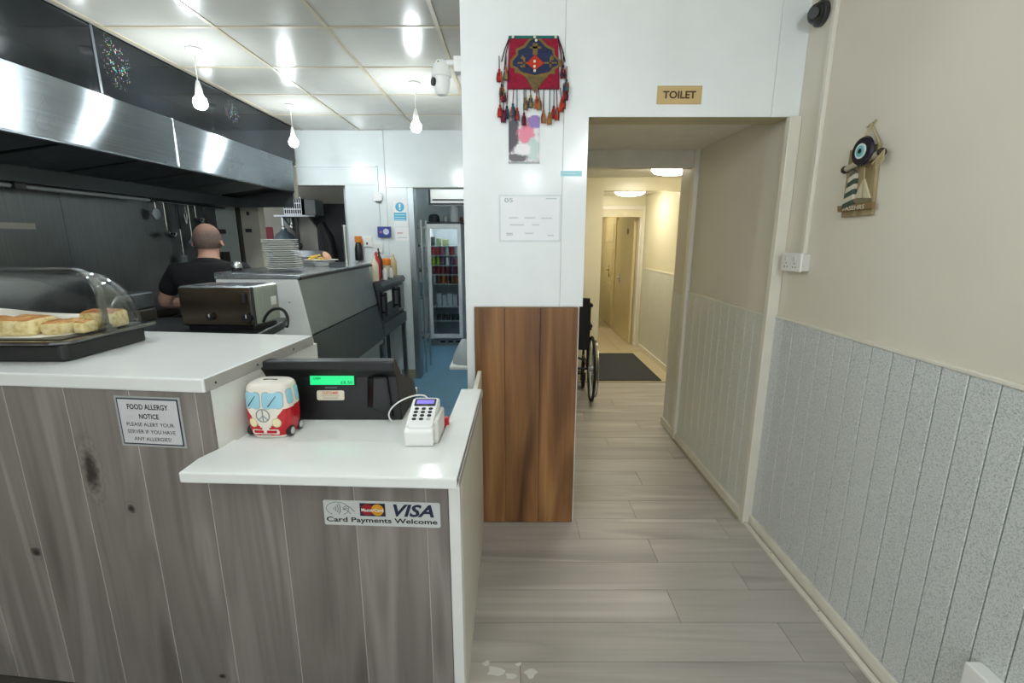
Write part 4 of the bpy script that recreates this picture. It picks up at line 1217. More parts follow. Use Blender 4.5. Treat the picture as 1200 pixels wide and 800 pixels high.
MB().cyl((cx - .008, cy - .0285, 2.275), (cx - .008, cy - .031, 2.274), .004, n=8).build('screw', DKGREY, pz_)

# ---- carpet bag
bag = thing('carpet_bag', 'red woven carpet bag with tassels hung on the white wall', 'wall hanging', (.095, YW - .006, 2.25))
WRED = M('crimson pile weave', '#8E1230', .9, var=.25, vscale=120)
WNAVY = M('navy pile weave', '#27304F', .9, var=.25, vscale=120)
WGOLD = M('ochre pile weave', '#7A6334', .9, var=.25, vscale=120)
WORG = M('rust pile weave', '#B8351F', .9, var=.2, vscale=120)
WGRN = M('teal pile weave', '#1E6E69', .9, var=.2, vscale=120)
WBLK = M('dark wool', '#2B2530', .9, var=.3, vscale=150)
yb = YW - .0005
def bagp(u, v): q = at(u, v, Y=YW - .015); return q.x, q.z
bl_, br_ = bagp(594, 104), bagp(656, 104); tl__, tr__ = bagp(597, 43), bagp(654, 43)
MB().prism([bl_, br_, tr__, tl__], YW - .016, YW - .001, 'y').build('bag_body', WRED, bag, bevel=.005)
cx0, cz0 = bagp(627, 72)
SX = (br_[0] - bl_[0]) / 280.0
def px(x, y): return (cx0 + (x - 268) * SX * .98, cz0 + (195 - y) * SX * .98)
def layer(name, pts, mat, lift): MB().prism([px(*p) for p in pts], YW - .016 - lift, YW - .0155, 'y').build(name, mat, bag)
layer('medallion_border', [(135, 190), (165, 160), (165, 135), (205, 120), (230, 90), (265, 70), (300, 90), (330, 115), (370, 135), (372, 165), (405, 190), (412, 215), (375, 235), (375, 255), (345, 258), (330, 275), (305, 300), (268, 350), (235, 300), (215, 270), (190, 255), (160, 250), (160, 230), (135, 225)], WGOLD, .0015)
layer('medallion', [(150, 195), (178, 165), (178, 143), (215, 130), (240, 98), (265, 82), (292, 98), (322, 127), (358, 143), (362, 168), (392, 195), (392, 212), (362, 225), (345, 245), (268, 262), (195, 245), (175, 225), (150, 215)], WNAVY, .0030)
for pts in ([(255, 110), (280, 110), (280, 165), (255, 165)], [(240, 125), (300, 125), (300, 135), (240, 135)], [(190, 180), (200, 165), (215, 180), (215, 225), (190, 225), (190, 215), (205, 215), (205, 190)], [(345, 180), (355, 165), (368, 180), (368, 190), (355, 190), (355, 225), (345, 225)], [(175, 200), (235, 200), (235, 208), (175, 208)], [(300, 200), (385, 200), (385, 208), (300, 208)]):
    layer('woven_hook', pts, WGOLD, .0042)
layer('centre_lozenge', [(222, 205), (268, 165), (315, 205), (268, 240)], WORG, .0050)
layer('pendant_motif', [(215, 270), (325, 270), (300, 300), (268, 335), (236, 300)], M('olive weave', '#6B5C3A', .9, var=.25, vscale=120), .0042)
MB().prism([(tl__[0] - .004, tl__[1] - .008), (tr__[0] + .004, tr__[1] - .008), (tr__[0] + .004, tr__[1] + .004), (tl__[0] - .004, tl__[1] + .004)], YW - .020, YW - .001, 'y').build('top_binding', WGRN, bag, bevel=.004)
SHELL = M('white shell button', '#E3DCC4', .3)
for bx, by in ((264, 82), (272, 98), (265, 198), (265, 222), (266, 243), (150, 82), (375, 82)):
    q = px(bx, by); MB().cyl((q[0], YW - .021, q[1]), (q[0], YW - .026, q[1]), .0055, n=12).build('button', SHELL, bag)
TC = [M('rust tassel', '#A8321F', .9, var=.3, vscale=200), WBLK, M('ochre tassel', '#8C7440', .9, var=.3, vscale=200), M('wine tassel', '#6E1730', .9, var=.3, vscale=200), M('teal tassel', '#2C5560', .9, var=.3, vscale=200), M('orange tassel', '#C2512A', .9, var=.3, vscale=200)]
random.seed(11)
def tassel(x, z0, L, tl_, mat, lean=0.0, r=.0115):
    yq = YW - .012 - random.random() * .004
    t = MB().lathe([(0, 0), (.0045, -.002), (.0055, -.010), (.004, -.014), (r * .8, -.03), (r, -tl_ * .8), (r * .8, -tl_), (0, -tl_ * .98)], n=10)
    t.xf(Matrix.Translation((x + lean, yq, z0 - L)) @ Matrix.Rotation(lean * 2.0, 4, 'Y'))
    o = t.build('tassel', [mat], bag, smooth=True)
    MB().tube([(x, yq, z0), (x + lean * .6, yq, z0 - L * .6), (x + lean, yq, z0 - L)], .0021, 6).build('cord', TC[random.choice([1, 1, 4, 3])], o)
    for sgn in (-1, .1, 1):
        c2 = random.choice(TC)
        q = Vector((x + lean + sgn * r * .55, yq - r * .62, z0 - L - .016))
        MB().tube([q, q + Vector((sgn * .0015, 0, -(tl_ - .02) * .6)), q + Vector((sgn * .002, .001, -(tl_ - .010)))], [.0015, .0034, .0020], 6).build('strand', c2, o)
zb_ = bl_[1]
seq = [(594, 130, 1, -.004), (601, 127, 4, -.004), (606, 132, 0, 0), (614, 138, 3, 0), (616, 120, 2, 0), (622, 117, 2, .002), (629, 118, 5, 0), (632, 120, 2, .004), (637, 135, 2, 0), (644, 137, 2, 0), (649, 130, 3, 0), (653, 132, 0, .004), (658, 122, 0, .006)]
for u, v, ci, ln in seq:
    q = bagp(u, v - 6); x_, z_ = q
    tassel(x_ - ln, zb_ + .004, zb_ - z_ + .002, .052, TC[ci], ln)
for u, v, ci in ((585, 80, 0), (593, 78, 2), (588, 98, 1), (590, 104, 3), (586, 122, 0), (590, 128, 3), (660, 76, 1), (664, 92, 4), (663, 102, 3), (660, 112, 0)):
    x_, z_ = bagp(u, v); side = tl__ if u < 620 else tr__
    tassel(x_, z_ + .05, .05, .052, TC[ci], 0, .0135)
for sx_ in (0, 1):
    q0 = tl__ if sx_ == 0 else tr__; u0 = 588 if sx_ == 0 else 662
    for k in range(2):
        q1 = bagp(u0 + (3 if sx_ == 0 else -3) * k, 72 + 10 * k)
        MB().tube([(q0[0], YW - .008, q0[1]), (q1[0] * .5 + q0[0] * .5 + (-.004 if sx_ == 0 else .004), YW - .012, (q0[1] + q1[1]) / 2), (q1[0], YW - .014, q1[1])], .0028, 6).build('side_cord', TC[3 if k else 1], bag)
# ---- photo packet
q0, q1 = bagp(596, 140), bagp(632, 190)
m, nt, p = newmat('printed packet')
g = nd(nt, 'ShaderNodeNewGeometry'); nzf = nd(nt, 'ShaderNodeTexNoise'); nzf.inputs['Scale'].default_value = 45; nzf.inputs['Detail'].default_value = 3
nt.links.new(g.outputs['Position'], nzf.inputs['Vector'])
cc = ramp(nt, nzf.outputs['Fac'], [(.35, '#CFCAD0'), (.6, '#EDE9EC')])
pw_, ph_ = q1[0] - q0[0], q0[1] + .02 - q1[1]
for fx_, fz_, rx_, rz_, cl_ in ((.12, .62, .26, .42, '#5D5A62'), (.30, .10, .40, .10, '#6A666C'), (.56, .62, .30, .26, '#F08FA6'), (.85, .88, .25, .16, '#9B7FC0'), (.80, .30, .25, .25, '#C9DCD6'), (.45, .28, .28, .14, '#F4F1F3')):
    sb = nd(nt, 'ShaderNodeVectorMath', operation='SUBTRACT'); sb.inputs[1].default_value = (q0[0] + fx_ * pw_, YW, q1[1] + fz_ * ph_); nt.links.new(g.outputs['Position'], sb.inputs[0])
    ml = nd(nt, 'ShaderNodeVectorMath', operation='MULTIPLY'); ml.inputs[1].default_value = (1 / (rx_ * pw_), 0, 1 / (rz_ * ph_)); nt.links.new(sb.outputs[0], ml.inputs[0])
    ln = nd(nt, 'ShaderNodeVectorMath', operation='LENGTH'); nt.links.new(ml.outputs[0], ln.inputs[0])
    sm_ = nd(nt, 'ShaderNodeMath', operation='ADD'); nt.links.new(ln.outputs['Value'], sm_.inputs[0]); nt.links.new(nzf.outputs['Fac'], sm_.inputs[1])
    hf = nd(nt, 'ShaderNodeMath', operation='MULTIPLY'); hf.inputs[1].default_value = .5; nt.links.new(sm_.outputs[0], hf.inputs[0])
    mk_ = ramp(nt, hf.outputs[0], [(.62, (1, 1, 1, 1)), (.75, (0, 0, 0, 1))])
    cc = mixc(nt, mk_, cc, cl_)
nt.links.new(cc, p.inputs['Base Color']); p.inputs['Roughness'].default_value = .15
pk = MB().box(q0[0], q1[0], YW - .006, YW - .0005, q1[1], q0[1] + .02).build('picture_packet', m, None, 'small plastic packet with pink and grey picture under the carpet bag', 'picture', bevel=.002)
MB().box(q0[0] - .002, q1[0] + .002, YW - .0065, YW - .001, q1[1] - .004, q1[1] + .006).build('packet_edge', clear_plastic('packet film', (.8, .82, .83, 1), .3), pk)
# ---- blue sticker, paper notice, TOILET sign
c = at(669.5, 203.3, Y=YW)
s1 = flat(c, FX, FY, rect(.098, .024), .0006, .0003).build('blue_sticker', M('light blue vinyl', '#9FDDE6', .3), None, 'thin light blue sticker on the white wall by the doorway', 'sticker')
text('Thank you', 'lettering', PAPER, s1, c + Vector((-.008, -.0012, 0)), FX, FY, .06, .009)
c = at(621, 256, Y=YW); wq = thing('paper_notice', 'white printed paper notice taped on the white wall', 'notice', c)
flat(c, FX, FY, rect(.277, .200), .0006, .0003).build('sheet', M('notice sheet', '#F2F4F6', .35, var=.01), wq)
flat(c, FX, FY, rect(.293, .216), .0003, .0).build('sleeve', M('clear sleeve', '#DDE5E6', .12), wq)
n_ = MB()
GI = M('faint grey print', '#C6CED4', .5)
lines = [(205 + 140, 400, 130), (570, 400, 150), (800, 405, 150), (390, 495, 190), (650, 495, 100), (290, 610, 90), (290, 630, 90), (560, 610, 120), (860, 640, 90), (860, 145, 150)]
for (x, y, w_) in lines:
    cc_ = c + Vector(((x - 570) / 810 * .277, 0, (410 - y) / 590 * .2))
    fl_ = flat(cc_, FX, FY, rect(w_ / 810 * .277, .0045), .0002, .0010); k = len(n_.v); n_.v += fl_.v; n_.f += [[i + k for i in f] for f in fl_.f]; n_.m += [0] * len(fl_.f)
n_.build('print_lines', GI, wq)
text('05', 'lettering', M('grey print dark', '#B3BBC0', .5), wq, c + Vector((-.100, -.0012, .083)), FX, FY, .040, .020, .02)
c = at(796, 111.5, Y=YW); s2 = thing('toilet_sign', 'brass coloured toilet sign above the doorway', 'sign', c)
flat(c, FX, FY, rect(.200, .076), .0015, .0003).build('plate', M('satin brass', '#C6A973', .4, .25), s2)
flat(c, FX, FY, rect(.188, .066), .0006, .0018).build('inner_field', M('brass field', '#CDB27C', .42, .2), s2)
text('TOILET', 'lettering', M('dark brown ink', '#4A2E16', .5), s2, c + Vector((0, -.0028, .001)), FX, FY, .148, .032, .03)

# =================================================================== RIGHT WALL ITEMS
q = at(960, 20, Y=2.18)
dm = thing('black_camera', 'black dome security camera high on the right wall corner', 'camera', (1.25, 2.18, 2.41))
MB().cyl((XR - .0005, 2.18, 2.415), (XR - .022, 2.18, 2.413), .048, n=28).build('base', M('dark dome grey', '#3A3B3A', .35), dm, smooth=True, bevel=.004)
MB().ell((XR - .028, 2.175, 2.412), (.036, .040, .040), 24, 14).build('dome', M('dome black', '#2C2D2C', .25), dm, smooth=True)
MB().cyl((XR - .045, 2.155, 2.405), (XR - .070, 2.132, 2.398), .020, n=20).cyl((XR - .066, 2.136, 2.3995), (XR - .071, 2.131, 2.398), .012, n=16).build('lens', BLACK, dm, smooth=True)
MB().tube([(XR - .006, 2.17, 2.455), (XR - .01, 2.165, 2.49), (XR - .004, 2.16, 2.545)], .004, 8).build('cable', BLACK, dm, smooth=True)
cd = MB().box(XR - .017, XR, 2.075, 2.097, 1.438, CK).build('conduit_trunking', TRIM, None, 'cream cable trunking running down the right wall to the socket', 'conduit', bevel=.002)
so = thing('wall_socket', 'white surface socket box on the right wall below the trunking', 'socket', (XR, 2.11, 1.36))
MB().box(XR - .034, XR, 2.045, 2.185, 1.362, 1.437).build('box', WHITE2, so, bevel=.003)
MB().box(XR - .044, XR - .034, 2.040, 2.190, 1.358, 1.441).build('face_plate', WHITE, so, bevel=.004)
for yq in (2.085, 2.148):
    MB().box(XR - .050, XR - .044, yq - .008, yq + .008, 1.405, 1.425).build('switch', WHITE2, so, bevel=.002)
    for dy, dz in ((0, .010), (-.010, -.006), (.010, -.006)):
        MB().box(XR - .0445, XR - .0438, yq + dy - .0025, yq + dy + .0025, 1.384 + dz - .003, 1.384 + dz + .003).build('pin_hole', BLACK_M, so)
bx = at(1172, 797, X=XR)
MB().box(XR - .055, XR - .009, bx.y - .05, bx.y + .045, .06, bx.z + .015).build('floor_box', WHITE, None, 'small white box at the foot of the right wall', 'box', bevel=.005)

# ---- driftwood plaque
pq = thing('driftwood_plaque', 'wooden seaside plaque with evil eye charm on the right wall', 'wall plaque', (XR, 1.8, 1.72))
def wy(u, v, o=0.0): q = at(u, v, X=XR - o); return q.y, q.z
def wpoly(pts, o0, o1): return MB().prism([wy(u, v, o0) for u, v in pts], XR - o1, XR - o0, 'x')
wpoly([(1000, 176), (1034, 168), (1025, 251.5), (989, 254.8)], .001, .014).build('board', PLAQUE_W, pq, bevel=.002)
wpoly([(984.5, 241.5), (1026.5, 236.5), (1026, 243.8), (985, 248.3)], .014, .026).build('name_board', wood('plaque strip', [(.3, '#7B6240'), (.6, '#94784F'), (.8, '#A78C63')], 1, .6, 1, freq=4), pq, bevel=.001)
tA, tB = Vector((XR - .027, *wy(990, 244.6, .026))), Vector((XR - .027, *wy(1011, 242, .026)))
text('FASEHRS', 'lettering', M('bleached letters', '#D5CCB4', .6), pq, (tA + tB) / 2, tB - tA, FY, (tB - tA).length * 1.2, .016, .02)
# crossbar
MB().tube([(XR - .022, *wy(991, 199, .02)), (XR - .022, *wy(1034, 178, .02))], .011, 10).build('oar', M('weathered oar', '#B7AE97', .6), pq, smooth=True)
for u, v in ((991, 199), (1034, 178)):
    y_, z_ = wy(u, v, .02); MB().ell((XR - .022, y_, z_), .0145, 12, 8).build('oar_tip', M('charred tip', '#33291F', .6), pq, smooth=True)
# evil eye disc, facing the room
ey, ez = wy(1012, 177, .035)
def disc(r, a, b, mat, nm):
    return MB().lathe([(0, a), (r, a), (r, b), (0, b)], (XR, ey, ez), 32, axis='x')
MB().lathe([(0, -.030), (.046, -.030), (.051, -.036), (.046, -.044), (0, -.046)], (XR, ey, ez), 36, axis='x').build('eye_disc', M('dark cobalt glass', '#1F1C2B', .12, var=.1), pq, smooth=True)
for r_, o_, mc, nm in ((.026, .0475, M('white glass ring', '#DDEDEA', .15), 'white_ring'), (.0195, .0485, M('turquoise glass', '#79C4C4', .15), 'turquoise_ring'), (.0085, .0495, M('black pupil', '#11161A', .15), 'pupil')):
    MB().lathe([(0, -.045), (r_, -.045), (r_, -o_), (0, -o_ - .0005)], (XR, ey, ez), 28, axis='x').build(nm, mc, pq, smooth=True)
ROPE = M('jute rope', '#B5A57E', .9, var=.2, vscale=200)
kx = (XR - .006, *wy(1021, 146, .006))
MB().tube([(XR - .03, *wy(1013, 162, .03)), kx], .0035, 6).tube([(XR - .015, *wy(1031, 169, .015)), kx], .0035, 6).build('hanging_rope', ROPE, pq)
MB().ell(kx, (.006, .012, .006), 10, 6).tube([kx, (XR - .006, *wy(1027, 140, .006))], .003, 6).tube([kx, (XR - .006, *wy(1016, 149, .006))], .003, 6).build('rope_knot', ROPE, pq, smooth=True)
rb = MB()
for k in range(5):
    a = Vector((XR - .033, *wy(1022 + k * 2, 192 - k * 2.2, .033))); rb.tube([a, a + Vector((0, -.02, .02)), a + Vector((.006, -.012, -.016))], .003, 5)
rb.build('rope_binding', ROPE, pq)
# lighthouse
for k in range(6):
    v0 = 205 + k * 6.2
    m_ = M('lighthouse white', '#CFC9B6', .6) if k % 2 == 0 else M('lighthouse green', '#3E4F45', .6)
    ws = 8 + k * .55
    wpoly([(1003 - ws * .5 - k * 1.25, v0 + 3.5), (1003 + ws * .5 - k * .95, v0 - 2.5), (1003 + ws * .5 - (k + 1) * .95, v0 + 3.7), (1003 - ws * .5 - (k + 1) * 1.25, v0 + 9.7)], .014, .030).build('lighthouse_band', m_, pq, bevel=.002)
wpoly([(1000, 206), (1003, 198), (1007, 204)], .014, .03).build('lighthouse_roof', M('lighthouse roof', '#6B655A', .6), pq)
# sail boat
SAIL = M('canvas sail', '#CFC8A8', .8)
wpoly([(1013, 210), (1012, 232), (1003, 232)], .014, .020).build('sail', SAIL, pq)
wpoly([(1014, 209), (1021, 232), (1013, 232)], .014, .020).build('sail', SAIL, pq)
wpoly([(1002, 233), (1022, 232), (1020, 237), (1005, 238)], .014, .026).build('hull', M('boat hull', '#7B6F58', .6), pq)
MB().tube([(XR - .022, *wy(1012, 234, .02)), (XR - .022, *wy(1014, 196, .02))], .002, 6).build('mast', ROPE, pq)

# =================================================================== CORRIDOR THINGS
for x, y, z, lb in ((1.335, 4.07, 2.089, 'lit round ceiling lamp in the nearer part of the corridor'), (1.39, 5.72, 2.064, 'lit round ceiling lamp beyond the corridor header'), (1.15, 8.3, 2.249, 'added round ceiling lamp brightening the toilet lobby, out of view')):  # lobby lamp is unseen, added to brighten the far doors
    t = thing('ceiling_lamp', lb, 'lamp', (x, y, z), group='round corridor lamps', local=True)
    MB().cyl((0, 0, 0), (0, 0, -.016), .185, n=40).build('base', WHITE, t, local=True, smooth=True)
    MB().lathe([(.172, -.016), (.172, -.03), (.15, -.052), (.10, -.064), (0, -.068)], n=40).build('diffuser', DOME, t, local=True, smooth=True)
MB().box(.80, 1.62, 4.83, 6.05, .0005, .010).build('floor_mat', M('charcoal ribbed mat', '#3A3D40', .9, var=.2, vscale=90), None, 'charcoal floor mat in the corridor beyond the opening', 'mat', bevel=.003)
# basin and bin in the lobby, left side
q = at(700, 330, Y=8.2)
bs = thing('wash_basin', 'white wash basin on the far left of the toilet lobby', 'basin', (1.42, 8.2, .0))
MB().box(.73, q.x + .03, 8.1, 8.5, .72, .84).build('bowl', WHITE, bs, bevel=.03)
MB().box(.76, 1.0, 8.2, 8.4, 0, .72).build('pedestal', WHITE, bs, bevel=.02)
MB().box(.74, q.x + .0, 8.9, 9.15, .0, .30).build('waste_bin', M('brown bin', '#5A4632', .5), None, 'brown waste bin under the basin in the toilet lobby', 'bin', bevel=.01)

# ---- wheelchair (built facing +y, its back to the camera)
wcx, wcy = .485, 4.25
wh = thing('wheelchair', 'black wheelchair parked in the corridor behind the white wall', 'wheelchair', (wcx, wcy, 0), R(-4), local=True)
FRM = M('black frame enamel', '#1B1C1E', .3, .4)
VIN = M('black vinyl upholstery', '#141416', .5)
HS = .22
for sd in (-1, 1):
    x = sd * (HS + .045); Rw = .298
    wm = MB().tube([(x, Rw * math.cos(a), .305 + Rw * math.sin(a)) for a in [2 * math.pi * k / 48 for k in range(48)]], .0135, 8, loop=True).build('wheel', RUBBER, wh, local=True, smooth=True)
    MB().tube([(x, .277 * math.cos(a), .305 + .277 * math.sin(a)) for a in [2 * math.pi * k / 48 for k in range(48)]], .009, 6, loop=True).build('rim', ALU, wm, local=True, smooth=True)
    MB().tube([(x + sd * .034, .262 * math.cos(a), .305 + .262 * math.sin(a)) for a in [2 * math.pi * k / 48 for k in range(48)]], .0085, 6, loop=True).build('hand_rim', CHROME, wm, local=True, smooth=True)
    MB().cyl((x - .03, 0, .305), (x + .03, 0, .305), .024, n=14).build('hub', ALU, wm, local=True, smooth=True)
    for k in range(20):
        a = 2 * math.pi * k / 20; a2 = a + (.35 if k % 2 else -.35)
        MB().cyl((x + (.015 if k % 2 else -.015), .02 * math.cos(a2), .305 + .02 * math.sin(a2)), (x, .272 * math.cos(a), .305 + .272 * math.sin(a)), .0022, n=4).build('spoke', CHROME, wm, local=True)
    xf_ = sd * HS
    MB().tube([(xf_, -.06, .34), (xf_, -.085, .90), (xf_, -.10, .93), (xf_, -.19, .935)], .0125, 8).tube([(xf_, -.06, .34), (xf_, .40, .34), (xf_, .44, .30), (xf_, .50, .12)], .0125, 8).tube([(xf_, -.06, .49), (xf_, .38, .50), (xf_, .40, .34)], .0125, 8).tube([(xf_, .30, .34), (xf_, .34, .17)], .012, 8).build('side_frame', FRM, wh, local=True, smooth=True)
    MB().tube([(xf_, -.12, .934), (xf_, -.225, .936)], .017, 10).build('push_handle', RUBBER, wh, local=True, smooth=True)
    MB().tube([(xf_ + sd * .015, -.08, .70), (xf_ + sd * .015, .22, .70), (xf_ + sd * .015, .25, .50)], .011, 8).build('arm_tube', FRM, wh, local=True, smooth=True)
    MB().box(xf_ + sd * .015 - .022, xf_ + sd * .015 + .022, -.04, .22, .70, .735).build('arm_pad', VIN, wh, local=True, bevel=.01)
    MB().box(xf_ - .003, xf_ + .003, -.06, .30, .46, .68).build('side_guard', VIN, wh, local=True)
    cw = MB().cyl((xf_ - .014, .345, .085), (xf_ + .014, .345, .085), .084, n=24).build('caster', RUBBER, wh, local=True, smooth=True, bevel=.006)
    MB().tube([(xf_ - .022, .345, .085), (xf_ - .022, .34, .17), (xf_ + .022, .34, .17), (xf_ + .022, .345, .085)], .006, 6).build('caster_fork', FRM, cw, local=True)
    MB().box(xf_ - sd * .18, xf_, .46, .60, .11, .125).build('foot_plate', DKGREY, wh, local=True, bevel=.005)
MB().box(-HS, HS, -.05, .38, .495, .53).build('seat', VIN, wh, local=True, bevel=.012)
rings = []
for i in range(9):
    t = i / 8; x = -HS + .0 + 2 * HS * t; sg = .035 * math.sin(math.pi * t)
    rings.append([(x, -.072 - .014 + sg, .52), (x, -.095 - .014 + sg, .98), (x, -.095 + .012 + sg, .985), (x, -.072 + .012 + sg, .52)])
MB().loft(rings).build('backrest', VIN, wh, local=True, smooth=True)
MB().tube([(-HS, .16, .34), (HS, .16, .50)], .011, 8).tube([(HS, .17, .34), (-HS, .17, .50)], .011, 8).build('cross_brace', FRM, wh, local=True)
MB().cyl((-HS - .045, 0, .305), (HS + .045, 0, .305), .012, n=8).build('axle', FRM, wh, local=True)

# =================================================================== KITCHEN BACK WALL ITEMS
def bwbox(u0, v0, u1, v1, t, y=YB):
    a, b_ = at(u0, v0, Y=y), at(u1, v1, Y=y)
    return MB().box(a.x, b_.x, y - t, y - .0005, b_.z, a.z), a, b_
b, *_ = bwbox(448.5, 153, 450.8, 300, .012); b.build('cable_trunking', BP, None, 'long white cable trunking on the kitchen back wall, from the ceiling', 'conduit', bevel=.001)
b, *_ = bwbox(442, 194, 444, 226, .012); b.build('cable_trunking', BP, None, 'short white cable trunking above the white junction box', 'conduit', bevel=.001)
b, *_ = bwbox(345, 194.3, 441, 196, .012); b.build('cable_trunking', BP, None, 'horizontal white cable trunking above the hatch', 'conduit', bevel=.001)
b, *_ = bwbox(444.5, 238, 446.2, 265, .012); b.build('cable_trunking', BP, None, 'thin white cable trunking between junction box and blue unit', 'conduit', bevel=.001)
b, a, b_ = bwbox(438, 226, 447.5, 236, .045); jb = b.build('junction_box', WHITE, None, 'white junction box on the kitchen back wall', 'box', bevel=.003)
MB().box(b_.x, b_.x + .012, YB - .04, YB - .01, b_.z + .01, a.z - .01).build('side_vents', ALU, jb)
MB().box(a.x + .02, b_.x, YB - .04, YB - .005, b_.z - .008, b_.z).build('base_shadow_strip', DKGREY, jb)  # solid dark strip in place of the shadow under the box
b, a, b_ = bwbox(443.5, 265.5, 459, 278, .05); bu_ = b.build('blue_unit', M('blue enamel', '#2B3F8E', .35), None, 'dark blue control unit with white dial on the back wall', 'control unit', bevel=.004)
cc_ = at(454, 271.5, Y=YB); MB().cyl((cc_.x, YB - .05, cc_.z), (cc_.x, YB - .056, cc_.z), .030, n=20).build('dial', M('pale dial', '#C4CDE0', .3), bu_)
cc_ = at(448, 272, Y=YB); MB().cyl((cc_.x, YB - .05, cc_.z), (cc_.x, YB - .056, cc_.z), .012, n=14).build('lamp', M('pink lamp', '#B06A94', .3), bu_)
# safety sign
sg = thing('safety_sign', 'light blue mandatory safety sign by the store room door', 'sign', at(469.5, 250, Y=YB))
SBL = M('sign blue', '#49B0D4', .3)
a, b_ = at(460.5, 235, Y=YB), at(478.5, 265, Y=YB)
MB().box(a.x, b_.x, YB - .002, YB - .0005, b_.z, a.z).build('plate', PAPER, sg)
cc_ = at(468.5, 242.5, Y=YB); flat((cc_.x, YB - .002, cc_.z), FX, FY, circ(.046), .0008, 0).build('disc', SBL, sg)
MB().box(cc_.x - .008, cc_.x + .008, YB - .0038, YB - .0027, cc_.z - .008, cc_.z + .032).cyl((cc_.x, YB - .0038, cc_.z - .022), (cc_.x, YB - .0027, cc_.z - .022), .008, n=12).build('exclamation_mark', PAPER, sg)
a, b_ = at(461.5, 249, Y=YB), at(476.5, 258.5, Y=YB)
MB().box(a.x, b_.x, YB - .0030, YB - .0020, b_.z, a.z).build('text_field', SBL, sg)
for k in range(3):
    z = a.z - .022 - k * .024; MB().box(a.x + .01, b_.x - .012, YB - .0036, YB - .0029, z - .004, z + .004).build('text_line', M('pale text', '#BFE4EE', .4), sg)
b, a, b_ = bwbox(463, 266, 479.5, 282, .003); pn = b.build('paper_notice', PAPER, None, 'white paper notice under the blue safety sign', 'notice')
MB().box(a.x + .02, a.x + .075, YB - .0038, YB - .0028, (a.z + b_.z) / 2 + .005, (a.z + b_.z) / 2 + .014).build('red_line', M('red print', '#D0808A', .5), pn)
MB().box(a.x + .02, b_.x - .02, YB - .0038, YB - .0028, b_.z + .03, b_.z + .034).build('print_line', M('grey line', '#A8AEB2', .5), pn)
for u0, v0, u1, v1, lb in ((424.5, 277, 437, 289, 'white double socket on the back wall beside the black spray bottle'), (438, 284.5, 449.5, 296, 'white switched socket on the back wall below the blue unit')):
    b, a, b_ = bwbox(u0, v0, u1, v1, .02); o = b.build('kitchen_socket', WHITE, None, lb, 'socket', bevel=.004)
    MB().box((a.x + b_.x) / 2 - .008, (a.x + b_.x) / 2 + .008, YB - .024, YB - .019, b_.z + .02, b_.z + .045).build('switch', DKGREY, o)
# wall label and utensils on the left wall
a, b_ = at(-30, 264, X=XL + .002), at(41, 264, X=XL + .002)
MB().box(XL + .0005, XL + .004, 2.4, b_.y, 1.556, 1.590).build('wall_label', M('cream strip', '#9C998E', .5), None, 'pale strip label on the dark steel splashback', 'label')
rl = thing('utensil_rail', 'thin steel rail under the extractor hood holding utensils', 'rail', (XL + .05, 4.2, 1.79))
MB().cyl((XL + .05, 3.75, 1.785), (XL + .05, 4.62, 1.785), .007, n=8).build('bar', CHROME, rl, smooth=True)
for yq in (3.78, 4.6):
    MB().cyl((XL + .05, yq, 1.785), (XL + .0005, yq, 1.785), .006, n=8).build('bracket', CHROME, rl)
def uten(u, vlen, kind, lb):
    q = at(u, 250, X=XL + .05); y = q.y; z1 = at(u, vlen, X=XL + .05).z; z0 = 1.778
    t = thing('hanging_' + kind, lb, kind, (XL + .05, y, z1), group='utensils hanging under the hood')
    ml = BLACK if kind in ('spatula', 'strap') else CHROME
    if kind == 'ladle':
        MB().tube([(XL + .05, y, z0), (XL + .05, y, z1 + .05)], .005, 6).tube(bez([(XL + .05, y, z0), (XL + .06, y, z0 + .006), (XL + .04, y, z0 + .004)], 6), .004, 6).build('handle', CHROME, t)
        MB().lathe([(0, 0), (.025, .006), (.042, .026), (.045, .045), (.043, .045), (.038, .028), (.02, .010), (0, .006)], (XL + .075, y, z1), 18).build('bowl', CHROME, t, smooth=True)
    elif kind == 'spatula':
        MB().box(XL + .045, XL + .055, y - .014, y + .014, z0 - .20, z0).build('grip', BLACK, t, bevel=.004)
        MB().cyl((XL + .05, y, z0 - .2), (XL + .05, y, z1 + .06), .005, n=6).box(XL + .048, XL + .052, y - .035, y + .035, z1, z1 + .08).build('blade', CHROME, t)
    elif kind == 'skimmer':
        MB().cyl((XL + .05, y, z0), (XL + .05, y, z1 + .05), .005, n=6).build('handle', CHROME, t)
        MB().cyl((XL + .046, y, z1 + .03), (XL + .054, y, z1 + .03), .042, n=20).build('disc', CHROME, t)
    elif kind == 'tongs':
        MB().tube([(XL + .05, y, z0), (XL + .05, y - .016, (z0 + z1) / 2), (XL + .05, y - .004, z1)], .005, 6).build('arm', CHROME, t)
        MB().tube([(XL + .05, y, z0), (XL + .05, y + .016, (z0 + z1) / 2), (XL + .05, y + .004, z1)], .005, 6).build('arm', CHROME, t)
    else:
        MB().tube([(XL + .05, y, z0), (XL + .055, y + .01, (z0 + z1) / 2), (XL + .05, y + .02, z1), (XL + .06, y + .05, z1 - .02)], .012, 8).build('band', BLACK, t, smooth=True)
    return t
for u, vl, k_, lb in ((183, 255, 'skimmer', 'steel skimmer at the left end of the utensil row'), (193, 279, 'ladle', 'steel ladle hanging left of the long spatula'), (208, 311, 'spatula', 'long spatula with black grip hanging in the utensil row'),
                      (217, 262, 'tongs', 'steel tongs hanging right of the long spatula'), (221, 288, 'skimmer', 'long thin skimmer hanging behind the cook'), (229, 262, 'ladle', 'second steel ladle hanging near the cook'), (239, 268, 'strap', 'black strap hanging above the head of the cook')):
    uten(u, vl, k_, lb)
